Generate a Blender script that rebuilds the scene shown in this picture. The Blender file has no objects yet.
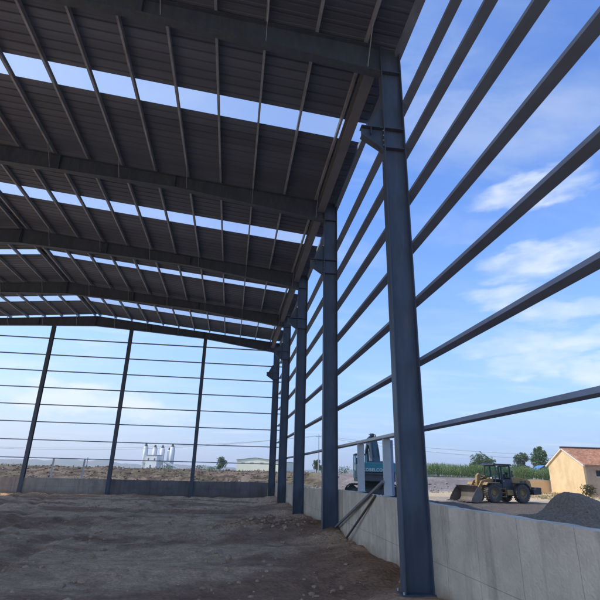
import bpy, bmesh, math, random
from mathutils import Vector, Matrix, noise
R = math.radians
rnd = random.Random(7)
scene = bpy.context.scene
col = scene.collection

# ------------------------------------------------------------------ helpers
class MB:
    """collects simple solids; build() links them as ONE mesh object"""
    def __init__(s): s.v = []; s.f = []; s.m = []
    def add(s, vs, fs, mi=0):
        o = len(s.v); s.v += [tuple(v) for v in vs]; s.f += [tuple(i + o for i in f) for f in fs]; s.m += [mi] * len(fs); return s
    def box(s, a, b, mi=0, M=None):
        (x0, y0, z0), (x1, y1, z1) = a, b
        vs = [Vector(p) for p in ((x0,y0,z0),(x1,y0,z0),(x1,y1,z0),(x0,y1,z0),(x0,y0,z1),(x1,y0,z1),(x1,y1,z1),(x0,y1,z1))]
        if M: vs = [M @ v for v in vs]
        return s.add(vs, ((0,3,2,1),(4,5,6,7),(0,1,5,4),(1,2,6,5),(2,3,7,6),(3,0,4,7)), mi)
    def cbox(s, c, d, mi=0, M=None):
        return s.box([c[i]-d[i]/2 for i in range(3)], [c[i]+d[i]/2 for i in range(3)], mi, M)
    def prism(s, prof, axis, a, b, mi=0, M=None):
        """profile (u,v) extruded along axis from a to b; axis x: (y,z), y: (x,z), z: (x,y)"""
        def P(u, v, t):
            p = {'x': (t,u,v), 'y': (u,t,v), 'z': (u,v,t)}[axis]
            return (M @ Vector(p)) if M else Vector(p)
        n = len(prof)
        vs = [P(u, v, a) for u, v in prof] + [P(u, v, b) for u, v in prof]
        fs = [tuple(range(n))[::-1], tuple(range(n, 2*n))] + [(i, (i+1) % n, n+(i+1) % n, n+i) for i in range(n)]
        return s.add(vs, fs, mi)
    def bar(s, p, q, w, h=None, mi=0, up=(0,0,1)):
        p, q = Vector(p), Vector(q); h = h or w
        d = (q-p).normalized(); u = Vector(up)
        if abs(d.dot(u)) > .98: u = Vector((1,0,0))
        a = d.cross(u).normalized(); b = a.cross(d)
        vs = []
        for e in (p, q):
            for i, j in ((-1,-1),(1,-1),(1,1),(-1,1)): vs.append(e + a*i*w/2 + b*j*h/2)
        return s.add(vs, ((3,2,1,0),(4,5,6,7),(0,1,5,4),(1,2,6,5),(2,3,7,6),(3,0,4,7)), mi)
    def tube(s, pts, rads, n=10, mi=0, caps=True):
        pts = [Vector(p) for p in pts]
        if not isinstance(rads, (list, tuple)): rads = [rads]*len(pts)
        rings = []
        for k, p in enumerate(pts):
            d = (pts[min(k+1, len(pts)-1)] - pts[max(k-1, 0)]).normalized()
            u = Vector((0,0,1)) if abs(d.z) < .95 else Vector((1,0,0))
            a = d.cross(u).normalized(); b = a.cross(d)
            rings.append([p + (a*math.cos(t*2*math.pi/n) + b*math.sin(t*2*math.pi/n))*rads[k] for t in range(n)])
        vs = [v for r in rings for v in r]; fs = []
        for k in range(len(pts)-1):
            for t in range(n):
                fs.append((k*n+t, k*n+(t+1) % n, (k+1)*n+(t+1) % n, (k+1)*n+t))
        if caps: fs += [tuple(range(n))[::-1], tuple(range((len(pts)-1)*n, len(pts)*n))]
        return s.add(vs, fs, mi)
    def lathe(s, prof, c, axis='y', n=28, mi=0):
        """profile (radius, offset along axis) closed ring"""
        vs = []; m = len(prof)
        for t in range(n):
            a = 2*math.pi*t/n
            for r, o in prof:
                u, w = r*math.cos(a), r*math.sin(a)
                vs.append({'y': (c[0]+u, c[1]+o, c[2]+w), 'z': (c[0]+u, c[1]+w, c[2]+o), 'x': (c[0]+o, c[1]+u, c[2]+w)}[axis])
        fs = [(t*m+k, t*m+(k+1) % m, ((t+1) % n)*m+(k+1) % m, ((t+1) % n)*m+k) for t in range(n) for k in range(m)]
        return s.add(vs, fs, mi)
    def build(s, name, mat, parent=None, bevel=0, smooth=False, loc=None):
        me = bpy.data.meshes.new(name)
        me.from_pydata(s.v, [], s.f)
        mats = mat if isinstance(mat, (list, tuple)) else [mat]
        for m in mats: me.materials.append(m)
        if len(mats) > 1: me.polygons.foreach_set('material_index', s.m)
        bm = bmesh.new(); bm.from_mesh(me)
        bmesh.ops.recalc_face_normals(bm, faces=bm.faces); bm.to_mesh(me); bm.free()
        if smooth: me.polygons.foreach_set('use_smooth', [True]*len(me.polygons))
        o = bpy.data.objects.new(name, me); col.objects.link(o)
        if parent: o.parent = parent
        if loc: o.location = loc
        if bevel:
            b = o.modifiers.new('Bevel', 'BEVEL'); b.width = bevel; b.segments = 2; b.limit_method = 'ANGLE'; b.angle_limit = R(35)
        return o

def tag(o, label=None, cat=None, group=None, kind=None):
    if label: o['label'] = label
    if cat: o['category'] = cat
    if group: o['group'] = group
    if kind: o['kind'] = kind
    return o

def thing(name, label, cat, loc=(0,0,0), rz=0, group=None):
    o = bpy.data.objects.new(name, None); col.objects.link(o)
    o.location = loc; o.rotation_euler = (0,0,rz); o.empty_display_size = .3
    return tag(o, label, cat, group)

def kids(o): return [c for c in bpy.data.objects if c.parent is o]
def copy_tree(o, parent=None):
    c = o.copy(); col.objects.link(c)
    if parent: c.parent = parent
    for ch in kids(o): copy_tree(ch, c)
    return c

def ordn(i): return ['first','second','third','fourth','fifth','sixth','seventh','eighth','ninth','tenth','eleventh','twelfth'][i]

# ------------------------------------------------------------------ materials
def mat(name, base, rough=.6, metal=0., var=.15, scale=3., bump=0., bscale=40., dirt=None, dirt_amt=.35, dscale=1.2, spec=.4, stretch=(1,1,1)):
    m = bpy.data.materials.new(name); m.use_nodes = True
    nt = m.node_tree; N = nt.nodes; L = nt.links
    b = N['Principled BSDF']
    b.inputs['Roughness'].default_value = rough; b.inputs['Metallic'].default_value = metal
    b.inputs['Specular IOR Level'].default_value = spec
    tc = N.new('ShaderNodeTexCoord'); mp = N.new('ShaderNodeMapping'); mp.inputs['Scale'].default_value = stretch
    L.new(tc.outputs['Object'], mp.inputs['Vector'])
    n1 = N.new('ShaderNodeTexNoise'); n1.inputs['Scale'].default_value = scale; n1.inputs['Detail'].default_value = 6; n1.inputs['Roughness'].default_value = .62
    L.new(mp.outputs['Vector'], n1.inputs['Vector'])
    r1 = N.new('ShaderNodeMapRange'); r1.inputs['From Min'].default_value = .3; r1.inputs['From Max'].default_value = .7
    r1.inputs['To Min'].default_value = 1-var; r1.inputs['To Max'].default_value = 1+var
    L.new(n1.outputs['Fac'], r1.inputs['Value'])
    vm = N.new('ShaderNodeVectorMath'); vm.operation = 'SCALE'; vm.inputs[0].default_value = base
    L.new(r1.outputs['Result'], vm.inputs['Scale'])
    out = vm.outputs['Vector']
    if dirt:
        n2 = N.new('ShaderNodeTexNoise'); n2.inputs['Scale'].default_value = dscale; n2.inputs['Detail'].default_value = 8; n2.inputs['Roughness'].default_value = .7
        L.new(mp.outputs['Vector'], n2.inputs['Vector'])
        r2 = N.new('ShaderNodeMapRange'); r2.inputs['From Min'].default_value = .48; r2.inputs['From Max'].default_value = .68
        r2.inputs['To Max'].default_value = dirt_amt
        L.new(n2.outputs['Fac'], r2.inputs['Value'])
        mx = N.new('ShaderNodeMix'); mx.data_type = 'RGBA'; mx.inputs['B'].default_value = (*dirt, 1)
        L.new(r2.outputs['Result'], mx.inputs['Factor']); L.new(out, mx.inputs['A'])
        out = mx.outputs['Result']
    L.new(out, b.inputs['Base Color'])
    if bump:
        n3 = N.new('ShaderNodeTexNoise'); n3.inputs['Scale'].default_value = bscale; n3.inputs['Detail'].default_value = 5
        L.new(mp.outputs['Vector'], n3.inputs['Vector'])
        bp = N.new('ShaderNodeBump'); bp.inputs['Strength'].default_value = bump; bp.inputs['Distance'].default_value = .05
        L.new(n3.outputs['Fac'], bp.inputs['Height']); L.new(bp.outputs['Normal'], b.inputs['Normal'])
    return m

def glassmat(name, tint, rough=.02, ior=1.45):
    m = bpy.data.materials.new(name); m.use_nodes = True
    b = m.node_tree.nodes['Principled BSDF']
    b.inputs['Base Color'].default_value = (*tint, 1); b.inputs['Roughness'].default_value = rough
    b.inputs['Transmission Weight'].default_value = 1; b.inputs['IOR'].default_value = ior
    return m

M = {}
M['steel'] = mat('navy_steel_paint', (.066,.092,.127), .48, 0, .2, 1.6, .04, 60, (.15,.14,.13), .4, 3.0, .4, stretch=(2.2,2.2,.5))
M['girt'] = mat('girt_steel_paint', (.23,.29,.385), .5, .1, .15, 1.2, .03, 60, (.2,.17,.14), .3, 1.5, .4)
M['galv'] = mat('galvanised_steel', (.37,.42,.49), .5, .2, .2, 2.5, .03, 80, (.16,.13,.11), .4, 1.2, .4)
M['galvdull'] = mat('weathered_galvanised_steel', (.50,.53,.52), .55, .15, .2, 4, .03, 80, (.24,.21,.18), .5, 4, stretch=(1,1,.35))
M['galvbright'] = mat('bright_galvanised_steel', (.56,.58,.58), .5, .15, .12, 5, .03, 80, (.34,.31,.27), .4, 5)
M['eave'] = mat('eave_beam_paint', (.19,.20,.22), .55, .05, .15, 1.4, .03, 60, (.2,.18,.16), .3, 1.2)
M['sheet'] = mat('roof_sheet_grey', (.120,.150,.210), .55, .1, .16, .35, 0, 40, (.165,.18,.21), .35, .6, stretch=(.35,1.6,1))
nt = M['sheet'].node_tree; b = nt.nodes['Principled BSDF']; cs_ = b.inputs['Base Color'].links[0].from_socket
tc = nt.nodes.new('ShaderNodeTexCoord'); sp = nt.nodes.new('ShaderNodeSeparateXYZ'); nt.links.new(tc.outputs['Object'], sp.inputs[0])
dv = nt.nodes.new('ShaderNodeMath'); dv.operation = 'DIVIDE'; dv.inputs[1].default_value = .76; nt.links.new(sp.outputs['Y'], dv.inputs[0])
fl_ = nt.nodes.new('ShaderNodeMath'); fl_.operation = 'FLOOR'; nt.links.new(dv.outputs[0], fl_.inputs[0])
wn = nt.nodes.new('ShaderNodeTexWhiteNoise'); wn.noise_dimensions = '1D'; nt.links.new(fl_.outputs[0], wn.inputs['W'])
mr_ = nt.nodes.new('ShaderNodeMapRange'); mr_.inputs['To Min'].default_value = .84; mr_.inputs['To Max'].default_value = 1.16; nt.links.new(wn.outputs['Value'], mr_.inputs['Value'])
vs_ = nt.nodes.new('ShaderNodeVectorMath'); vs_.operation = 'SCALE'; nt.links.new(cs_, vs_.inputs[0]); nt.links.new(mr_.outputs['Result'], vs_.inputs['Scale']); nt.links.new(vs_.outputs['Vector'], b.inputs['Base Color'])
M['skylight'] = glassmat('clear_rooflight', (.93,.96,1.0), .04, 1.2)
nt = M['skylight'].node_tree; tl_ = nt.nodes.new('ShaderNodeBsdfTranslucent'); tl_.inputs['Color'].default_value = (.8,.88,.9,1); ms_ = nt.nodes.new('ShaderNodeMixShader'); ms_.inputs['Fac'].default_value = .22
nt.links.new(nt.nodes['Principled BSDF'].outputs['BSDF'], ms_.inputs[1]); nt.links.new(tl_.outputs['BSDF'], ms_.inputs[2]); nt.links.new(ms_.outputs['Shader'], nt.nodes['Material Output'].inputs['Surface'])
def concmat(name, base, splash):
    m = mat(name, base, .92, 0, .16, 1.4, .4, 20, tuple(c_*.66 for c_ in base), .6, 1.0, .2)
    nt = m.node_tree; N = nt.nodes; L = nt.links; b = N['Principled BSDF']
    col_ = b.inputs['Base Color'].links[0].from_socket
    tc = N.new('ShaderNodeTexCoord'); sp = N.new('ShaderNodeSeparateXYZ'); L.new(tc.outputs['Object'], sp.inputs[0])
    def mth(op, a, b_=None):
        n = N.new('ShaderNodeMath'); n.operation = op
        for i, v in enumerate((a, b_)):
            if v is None: continue
            if isinstance(v, (int, float)): n.inputs[i].default_value = v
            else: L.new(v, n.inputs[i])
        return n.outputs[0]
    def rg_(v, a, b_, c_, d):
        n = N.new('ShaderNodeMapRange'); n.inputs['From Min'].default_value = a; n.inputs['From Max'].default_value = b_; n.inputs['To Min'].default_value = c_; n.inputs['To Max'].default_value = d
        L.new(v, n.inputs['Value']); return n.outputs['Result']
    u = mth('DIVIDE', mth('ADD', sp.outputs['X'], sp.outputs['Y']), 1.22)
    fr = mth('FRACT', u); joint = mth('LESS_THAN', fr, .010)
    hz_ = mth('LESS_THAN', mth('ABSOLUTE', mth('SUBTRACT', sp.outputs['Z'], .62)), .006)
    joint = mth('MAXIMUM', joint, hz_)
    wn = N.new('ShaderNodeTexWhiteNoise'); wn.noise_dimensions = '1D'; L.new(mth('FLOOR', u), wn.inputs['W'])
    tone = rg_(wn.outputs['Value'], 0, 1, .88, 1.10)
    mp = N.new('ShaderNodeMapping'); mp.inputs['Scale'].default_value = (5, 5, .45); L.new(tc.outputs['Object'], mp.inputs['Vector'])
    dn = N.new('ShaderNodeTexNoise'); dn.inputs['Scale'].default_value = 1; dn.inputs['Detail'].default_value = 6; L.new(mp.outputs['Vector'], dn.inputs['Vector'])
    drip = rg_(dn.outputs['Fac'], .52, .72, 1, .74)
    k = mth('MULTIPLY', mth('MULTIPLY', tone, drip), rg_(joint, 0, 1, 1, .62))
    vm = N.new('ShaderNodeVectorMath'); vm.operation = 'SCALE'; L.new(col_, vm.inputs[0]); L.new(k, vm.inputs['Scale'])
    sn_ = N.new('ShaderNodeTexNoise'); sn_.inputs['Scale'].default_value = 2.2; sn_.inputs['Detail'].default_value = 8; L.new(tc.outputs['Object'], sn_.inputs['Vector'])
    zz = mth('SUBTRACT', sp.outputs['Z'], mth('MULTIPLY', sn_.outputs['Fac'], .7))
    mx = N.new('ShaderNodeMix'); mx.data_type = 'RGBA'; mx.inputs['B'].default_value = (*splash, 1)
    L.new(rg_(zz, -.30, .02, .8, 0), mx.inputs['Factor']); L.new(vm.outputs['Vector'], mx.inputs['A']); L.new(mx.outputs['Result'], b.inputs['Base Color'])
    return m
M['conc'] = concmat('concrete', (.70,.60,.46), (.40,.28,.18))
M['concdark'] = concmat('shaded_concrete', (.20,.19,.185), (.20,.15,.11))  # right-hand gable panels: interior shade put into a darker concrete colour
M['concmid'] = concmat('lit_concrete', (.46,.40,.34), (.34,.25,.17))  # left gable panels: light from the open left side put into the colour
M['barsteel'] = mat('grey_bar_steel', (.20,.20,.205), .6, .2, .2, 6, .05, 60, (.2,.14,.1), .5, 4)
M['darkbar'] = mat('dark_brown_bar', (.12,.085,.065), .8, .2, .25, 8, .1, 90)  # dark brown tone for the shorter leaning bar
M['yellow'] = mat('dusty_yellow_paint', (.31,.20,.068), .65, 0, .25, 3, .05, 50, (.17,.125,.085), .85, 2.4)
M['rim'] = mat('dusty_rim', (.27,.19,.085), .8, 0, .25, 6, .1, 50, (.12,.10,.08), .9, 4)
M['black'] = mat('black_paint', (.022,.024,.03), .5, 0, .25, 3, .04, 50, (.11,.095,.08), .35, 2)
M['navy'] = mat('dark_blue_cab_paint', (.022,.030,.055), .45, 0, .2, 3, .02, 50, (.10,.09,.08), .3, 2)
M['rubber'] = mat('dusty_rubber', (.06,.056,.052), .9, 0, .2, 4, .1, 60, (.17,.14,.115), .6, 3)
M['bucket'] = mat('worn_bucket_steel', (.16,.135,.115), .55, .4, .2, 2.5, .1, 30, (.13,.10,.08), .6, 2)
M['darksteel'] = mat('dark_greasy_steel', (.05,.047,.045), .6, .3, .25, 5, .06, 60, (.14,.11,.09), .5, 3)
M['chrome'] = mat('cylinder_rod', (.55,.55,.55), .25, 1, .05, 5)
M['teal'] = mat('teal_paint', (.035,.25,.29), .5, 0, .12, 3, .03, 60, (.20,.2,.18), .3, 2.5)
M['tealdark'] = mat('shaded_grimy_teal_paint', (.055,.125,.145), .55, 0, .25, 3, .04, 50, (.10,.10,.09), .6, 3)  # boom and arm shading put into a darker teal, with dirt over it
M['slate'] = mat('grey_paint', (.085,.09,.10), .55, 0, .15, 3, .03, 60, (.15,.13,.11), .4, 2.5)
M['letter'] = mat('white_letter_paint', (.78,.78,.76), .5, 0, .05, 5)
M['glass'] = glassmat('cab_glass', (.72,.82,.84), .02, 1.1)
M['plaster'] = mat('cream_plaster', (.70,.515,.29), .9, 0, .10, .8, .15, 14, (.50,.35,.19), .6, .45, .2)
M['brickwall'] = mat('brown_plaster', (.50,.36,.25), .9, 0, .14, 1.5, .2, 18, (.22,.16,.11), .6, .8, .2)
M['trim'] = mat('white_verge', (.72,.68,.6), .8, 0, .1, 3)
M['ridge'] = mat('dark_ridge_tile', (.07,.06,.06), .8, 0, .2, 4)
M['wood'] = mat('dark_window_frame', (.05,.035,.03), .6, 0, .2, 4)
M['pane'] = mat('dark_pane', (.012,.014,.018), .08, 0, .1, 2)
M['white'] = mat('white_silo_paint', (.84,.83,.80), .6, 0, .06, .4, 0, 4, (.55,.55,.53), .4, .25)
M['siloshade'] = mat('grey_silo_cap', (.15,.115,.105), .7, 0, .1, 1)
M['creamclad'] = mat('cream_cladding', (.90,.85,.66), .7, 0, .06, .3, 0, 4)
M['creamroof'] = mat('pale_roof_sheet', (.46,.46,.43), .7, 0, .06, .3)
M['blueroof'] = mat('blue_roof_sheet', (.08,.20,.46), .6, 0, .08, .5)
M['bark'] = mat('bark', (.11,.085,.06), .95, 0, .25, 6, .3, 30)
M['pole'] = mat('concrete_pole', (.40,.40,.40), .9, 0, .1, 3)
M['wire'] = mat('power_wire', (.09,.09,.1), .6, 0, .05, 3)
M['hill'] = mat('wooded_hill', (.06,.085,.05), .95, 0, .3, .02, 0)
M['clod'] = mat('soil_clod', (.47,.315,.20), .97, 0, .35, 2.5, .5, 30, (.42,.31,.22), .5, .8, .1)
M['lump'] = mat('dark_soil_lump', (.155,.118,.085), .97, 0, .5, 1.2, .4, 20, (.30,.235,.17), .8, .9, .1)
M['stone'] = mat('pale_rubble', (.30,.265,.225), .95, 0, .3, 1.5, .4, 12, (.24,.19,.14), .6, .5, .1)
M['heap'] = mat('dark_gravel', (.25,.19,.13), .95, 0, .4, 9, 1., 30, (.17,.13,.095), .6, 5, .15)
def leafmat(name, c1, c2, scale):
    m = bpy.data.materials.new(name); m.use_nodes = True
    nt = m.node_tree; N = nt.nodes; L = nt.links; b = N['Principled BSDF']
    b.inputs['Roughness'].default_value = .55; b.inputs['Specular IOR Level'].default_value = .3
    tc = N.new('ShaderNodeTexCoord'); n = N.new('ShaderNodeTexNoise'); n.inputs['Scale'].default_value = scale; n.inputs['Detail'].default_value = 4
    L.new(tc.outputs['Object'], n.inputs['Vector'])
    r = N.new('ShaderNodeValToRGB'); r.color_ramp.elements[0].position = .35; r.color_ramp.elements[1].position = .65
    r.color_ramp.elements[0].color = (*c1, 1); r.color_ramp.elements[1].color = (*c2, 1)
    L.new(n.outputs['Fac'], r.inputs['Fac']); L.new(r.outputs['Color'], b.inputs['Base Color'])
    t = N.new('ShaderNodeBsdfTranslucent'); L.new(r.outputs['Color'], t.inputs['Color'])
    mx = N.new('ShaderNodeMixShader'); mx.inputs['Fac'].default_value = .3
    L.new(b.outputs['BSDF'], mx.inputs[1]); L.new(t.outputs['BSDF'], mx.inputs[2])
    L.new(mx.outputs['Shader'], N['Material Output'].inputs['Surface'])
    return m
M['leaf'] = leafmat('tree_leaf', (.06,.10,.045), (.13,.19,.08), .8)
M['poplar'] = leafmat('poplar_leaf', (.065,.115,.05), (.14,.21,.085), .8)
M['corn'] = leafmat('corn_leaf', (.10,.17,.04), (.22,.30,.09), .5)
M['tassel'] = mat('corn_tassel', (.34,.31,.17), .9, 0, .2, 3)
M['weed'] = leafmat('dry_weed', (.10,.105,.045), (.24,.20,.10), .3)
M['straw'] = leafmat('dry_straw', (.34,.27,.13), (.55,.45,.25), .6)

# ------------------------------------------------------------------ layout constants (metres)
XI, XO = 3.515, 4.10            # inner / outer flange planes of the right columns
FW = .276                       # flange width
BAY, Y1 = 8.592, 9.981
FY = [Y1 + k*BAY for k in range(-1, 5)]      # frame planes 1.39 .. 44.35
XR = -13.3                      # ridge
YE = FY[-1]
def ztop(x): return 15.55 - .0923*abs(x - XR)        # top of rafters
def zbot(x):
    a = abs(x - XR)                                   # tapered section
    pts = ((0, .95), (5, .76), (10, .62), (14.9, .86), (16.82, .97))
    for (a0, d0), (a1, d1) in zip(pts, pts[1:]):
        if a <= a1: return ztop(x) - (d0 + (d1-d0)*(a-a0)/(a1-a0))
    return ztop(x) - .97
mir = lambda x: 2*XR - x

# ------------------------------------------------------------------ terrain
def sst(a, b, x):
    t = max(0., min(1., (x-a)/(b-a))); return t*t*(3-2*t)
def nz(x, y, s, sd=0.): return noise.noise(Vector((x*s, y*s, sd)))
def hgt(x, y):
    near = 1 - sst(120, 400, max(abs(x), abs(y)))
    h = 0.
    inside = 1 - sst(4.1, 4.6, x)
    inside *= 1 - sst(44.2, 45.2, y)
    h += inside*(.14*nz(x*.6, y, .33, 3) + .09*abs(nz(x*.7, y, .8, 5)) + .05*nz(x, y, 2.3, 7) + .025*nz(x, y, 4.5, 17) - .05)
    # ruts left by trucks
    h += inside*.045*math.sin((y + 1.3*nz(x, y, .08, 11))*2.1 + .25*x)
    for off in (-1.1, .9):
        for cx0, k1, k2 in ((-5.5, .10, .55), (-9.5, -.22, .25)):
            xc = cx0 + off + k1*(y-20) + k2*2*math.sin(y*.16 + k1*9)
            d_ = (x-xc)/.26; h += inside*(-.075*math.exp(-d_*d_) + .04*math.exp(-(abs(d_)-1.7)**2*2.2))
    h += inside*sst(2.3, 3.6, x)*(.10 + .22*abs(nz(x, y, .7, 14)))
    h += .26*math.exp(-((x-3.9)**2/.5 + (y-18.2)**2/1.2))*inside
    h += inside*sst(42.6, 44.4, y)*(.05 + .16*abs(nz(x, y, .6, 15)))
    h += .34*math.exp(-((x-1.7)**2/3.4 + (y-21.5)**2/2.2)) * (1 + .5*nz(x, y, 1.9, 9))
    h += .16*math.exp(-((x+3.6)**2/8 + (y-37)**2/4))
    out = 1 - inside
    # earth bank: foot to crest
    yf = 72 + 16*(1 - sst(5, 26, x)); wl = 12
    bk = sst(yf, yf+wl, y + 2.5*nz(x, y, .12, 2))
    top = 2.02 + .10*nz(x, y, .05, 4) - .25*sst(40, 64, x)
    h += out*bk*top
    h += out*near*(.05*nz(x, y, .5, 1) + (.10 + .30*bk*(1-sst(yf+wl, yf+wl+25, y)))*nz(x, y, .23, 6) + .05*nz(x, y, 1.1, 8))
    lbk = out*near*sst(60, 84, y)*(1 - sst(14, 20, x))*(1 - sst(118, 135, y))
    h += lbk*(.16*nz(x, y, .75, 18) + .13*abs(nz(x, y, 1.7, 19)))
    # filled ground under the excavator, spoil in front of the loader
    h += .5*math.exp(-((x-10)**2/16 + (y-35)**2/30))
    h += .30*math.exp(-((x-16)**2/14 + (y-37.5)**2/8))*(1+nz(x, y, 1.2, 12))
    h += .32*sst(36, 41, x)*sst(48, 53, y)*(1-sst(70, 80, y))
    return h

def lines(segs):
    out = []
    for a, b, s in segs:
        n = max(1, round((b-a)/s)); out += [a + (b-a)*i/n for i in range(n)]
    return out + [segs[-1][1]]
gx = lines([(-4000,-600,340),(-600,-150,45),(-150,-60,6),(-60,-25,1.4),(-25,4.2,.19),(4.2,30,.42),(30,60,.6),(60,150,4),(150,600,45),(600,4000,340)])
gy = lines([(-400,-40,60),(-40,0,5),(0,8,1),(8,45,.19),(45,72,.6),(72,106,.55),(106,150,3),(150,600,30),(600,4000,340)])
nx, ny = len(gx), len(gy)
verts = [(x, y, hgt(x, y)) for y in gy for x in gx]
faces = [(j*nx+i, j*nx+i+1, (j+1)*nx+i+1, (j+1)*nx+i) for j in range(ny-1) for i in range(nx-1)]
me = bpy.data.meshes.new('ground'); me.from_pydata(verts, [], faces)
me.polygons.foreach_set('use_smooth', [True]*len(faces))
def mixc(a, b, t): return tuple(a[i]*(1-t)+b[i]*t for i in range(3))
def soil(x, y):
    inside = (1 - sst(4.1, 4.5, x))*(1 - sst(44.3, 45, y))
    c_in = mixc((.42,.25,.15), (.74,.50,.315), sst(-.32, .25, nz(x*.45, y, .42, 21) + .45*nz(x*.6, y, 1.6, 27)))
    c_out = mixc((.32,.265,.20), (.42,.35,.27), sst(-.3, .3, nz(x, y, .2, 22)))
    # shed's cast shadow toward the loader, painted into the soil colour
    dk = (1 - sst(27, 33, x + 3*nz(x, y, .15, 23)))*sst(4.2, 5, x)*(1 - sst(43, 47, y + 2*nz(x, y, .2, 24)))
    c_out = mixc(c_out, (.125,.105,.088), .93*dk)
    # pale sandy strip and yard
    sd = sst(24, 28, x)*sst(45, 49, y)*(1-sst(66, 71, y)); sd = max(sd, sst(20, 24, x)*sst(50, 56, y)*(1-sst(66, 72, y)))
    c_out = mixc(c_out, (.60,.475,.30), .9*sd)
    # bank of dug subsoil
    bk = sst(70, 75, y)*sst(14, 20, x)*(1-sst(86, 92, y))
    c_out = mixc(c_out, mixc((.225,.195,.185), (.30,.26,.235), sst(-.2, .3, nz(x, y*3, .3, 25))), bk)
    # left bank with dry growth
    lb = sst(60, 84, y)*(1 - sst(14, 20, x)); mot = sst(-.25, .3, nz(x*.7, y, .7, 28) + .6*nz(x, y, 1.9, 29))
    c_out = mixc(c_out, mixc((.085,.062,.042), mixc((.23,.175,.125), (.165,.145,.085), sst(-.1, .35, nz(x, y, .12, 26))), mot), lb)
    far = sst(110, 170, y)
    c_out = mixc(c_out, (.10,.13,.05), far*.8)
    return mixc(c_out, c_in, inside)
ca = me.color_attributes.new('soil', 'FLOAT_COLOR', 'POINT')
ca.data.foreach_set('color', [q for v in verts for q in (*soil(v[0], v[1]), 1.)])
gm = bpy.data.materials.new('bare_earth'); gm.use_nodes = True
N = gm.node_tree.nodes; L = gm.node_tree.links; b = N['Principled BSDF']
b.inputs['Roughness'].default_value = .95; b.inputs['Specular IOR Level'].default_value = .15
at = N.new('ShaderNodeAttribute'); at.attribute_name = 'soil'
tc = N.new('ShaderNodeTexCoord')
def nn(s, d, r=.65):
    n = N.new('ShaderNodeTexNoise'); n.inputs['Scale'].default_value = s; n.inputs['Detail'].default_value = d; n.inputs['Roughness'].default_value = r
    L.new(tc.outputs['Object'], n.inputs['Vector']); return n
def mr(src, a, b_, c, d):
    m_ = N.new('ShaderNodeMapRange'); m_.inputs['From Min'].default_value = a; m_.inputs['From Max'].default_value = b_
    m_.inputs['To Min'].default_value = c; m_.inputs['To Max'].default_value = d; L.new(src, m_.inputs['Value']); return m_.outputs['Result']
f1 = mr(nn(2.2, 10).outputs['Fac'], .3, .7, .68, 1.32); f2 = mr(nn(14, 8).outputs['Fac'], .3, .7, .75, 1.25)
mu = N.new('ShaderNodeMath'); mu.operation = 'MULTIPLY'; L.new(f1, mu.inputs[0]); L.new(f2, mu.inputs[1])
vm = N.new('ShaderNodeVectorMath'); vm.operation = 'SCALE'; L.new(at.outputs['Color'], vm.inputs[0]); L.new(mu.outputs['Value'], vm.inputs['Scale'])
L.new(vm.outputs['Vector'], b.inputs['Base Color'])
bp = N.new('ShaderNodeBump'); bp.inputs['Strength'].default_value = 1.0; bp.inputs['Distance'].default_value = .13
hs = N.new('ShaderNodeMath'); hs.operation = 'ADD'; L.new(nn(5, 12, .75).outputs['Fac'], hs.inputs[0])
vo_ = N.new('ShaderNodeTexVoronoi'); vo_.inputs['Scale'].default_value = 9; L.new(tc.outputs['Object'], vo_.inputs['Vector'])
L.new(mr(vo_.outputs['Distance'], 0, .6, .45, 0), hs.inputs[1]); L.new(hs.outputs[0], bp.inputs['Height']); L.new(bp.outputs['Normal'], b.inputs['Normal'])
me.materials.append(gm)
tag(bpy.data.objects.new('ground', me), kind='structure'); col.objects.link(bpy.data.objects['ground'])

# distant wooded hills
hb = MB(); hv = []; hf = []
n_h = 360
for i in range(n_h+1):
    a = R(-75 + 150*i/n_h)
    k = .55 + .6*nz(i*.04, 0, 1, 31) + .22*nz(i*.22, 0, 1, 33) + .10*nz(i*.8, 0, 1, 34)
    hh = max(4, 58*k*(1 - .55*sst(-8, 10, math.degrees(a))))
    for r_, z_ in ((2500, -3), (2700, hh*.55), (2950, hh), (3500, -3)):
        hv.append((r_*math.sin(a), r_*math.cos(a), z_))
for i in range(n_h):
    for j in range(3): hf.append((i*4+j, i*4+j+1, (i+1)*4+j+1, (i+1)*4+j))
hb.add(hv, hf); tag(hb.build('hills', M['hill'], smooth=True), kind='structure')

# ------------------------------------------------------------------ loose soil, rubble, weeds (uncountable)
ICO = None
def pebble(mb, x, y, z, r, rg):
    global ICO
    if ICO is None:
        bm = bmesh.new(); bmesh.ops.create_icosphere(bm, subdivisions=1, radius=1)
        ICO = ([v.co.copy() for v in bm.verts], [tuple(v.index for v in f.verts) for f in bm.faces]); bm.free()
    s = (r*rg.uniform(.7, 1.3), r*rg.uniform(.6, 1.2), r*rg.uniform(.4, .8)); a = rg.uniform(0, 6.28); ca_, sa = math.cos(a), math.sin(a)
    vs = []
    for v in ICO[0]:
        k = rg.uniform(.75, 1.2); px, py, pz = v.x*s[0]*k, v.y*s[1]*k, v.z*s[2]*k
        vs.append((x + px*ca_ - py*sa, y + px*sa + py*ca_, z + pz))
    mb.add(vs, ICO[1])
rg = random.Random(3)
c = MB()
for i in range(3200):
    y = 10 + 34*rg.random()**1.2; x = rg.uniform(-.72*y*.72 - 3, 3.95)
    if nz(x, y, .35, 41) < -.12 and rg.random() < .8: continue
    r = .012 + .085*rg.random()**5
    pebble(c, x, y, hgt(x, y) + r*.2, r, rg)
for i in range(500):
    x, y = rg.gauss(1.7, 1.0), rg.gauss(21.5, .9)
    if x > 3.4: continue
    r = .02 + .11*rg.random()**3; pebble(c, x, y, hgt(x, y) + r*.2, r, rg)
tag(c.build('soil_clods', M['clod']), kind='stuff')
c = MB()
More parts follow.
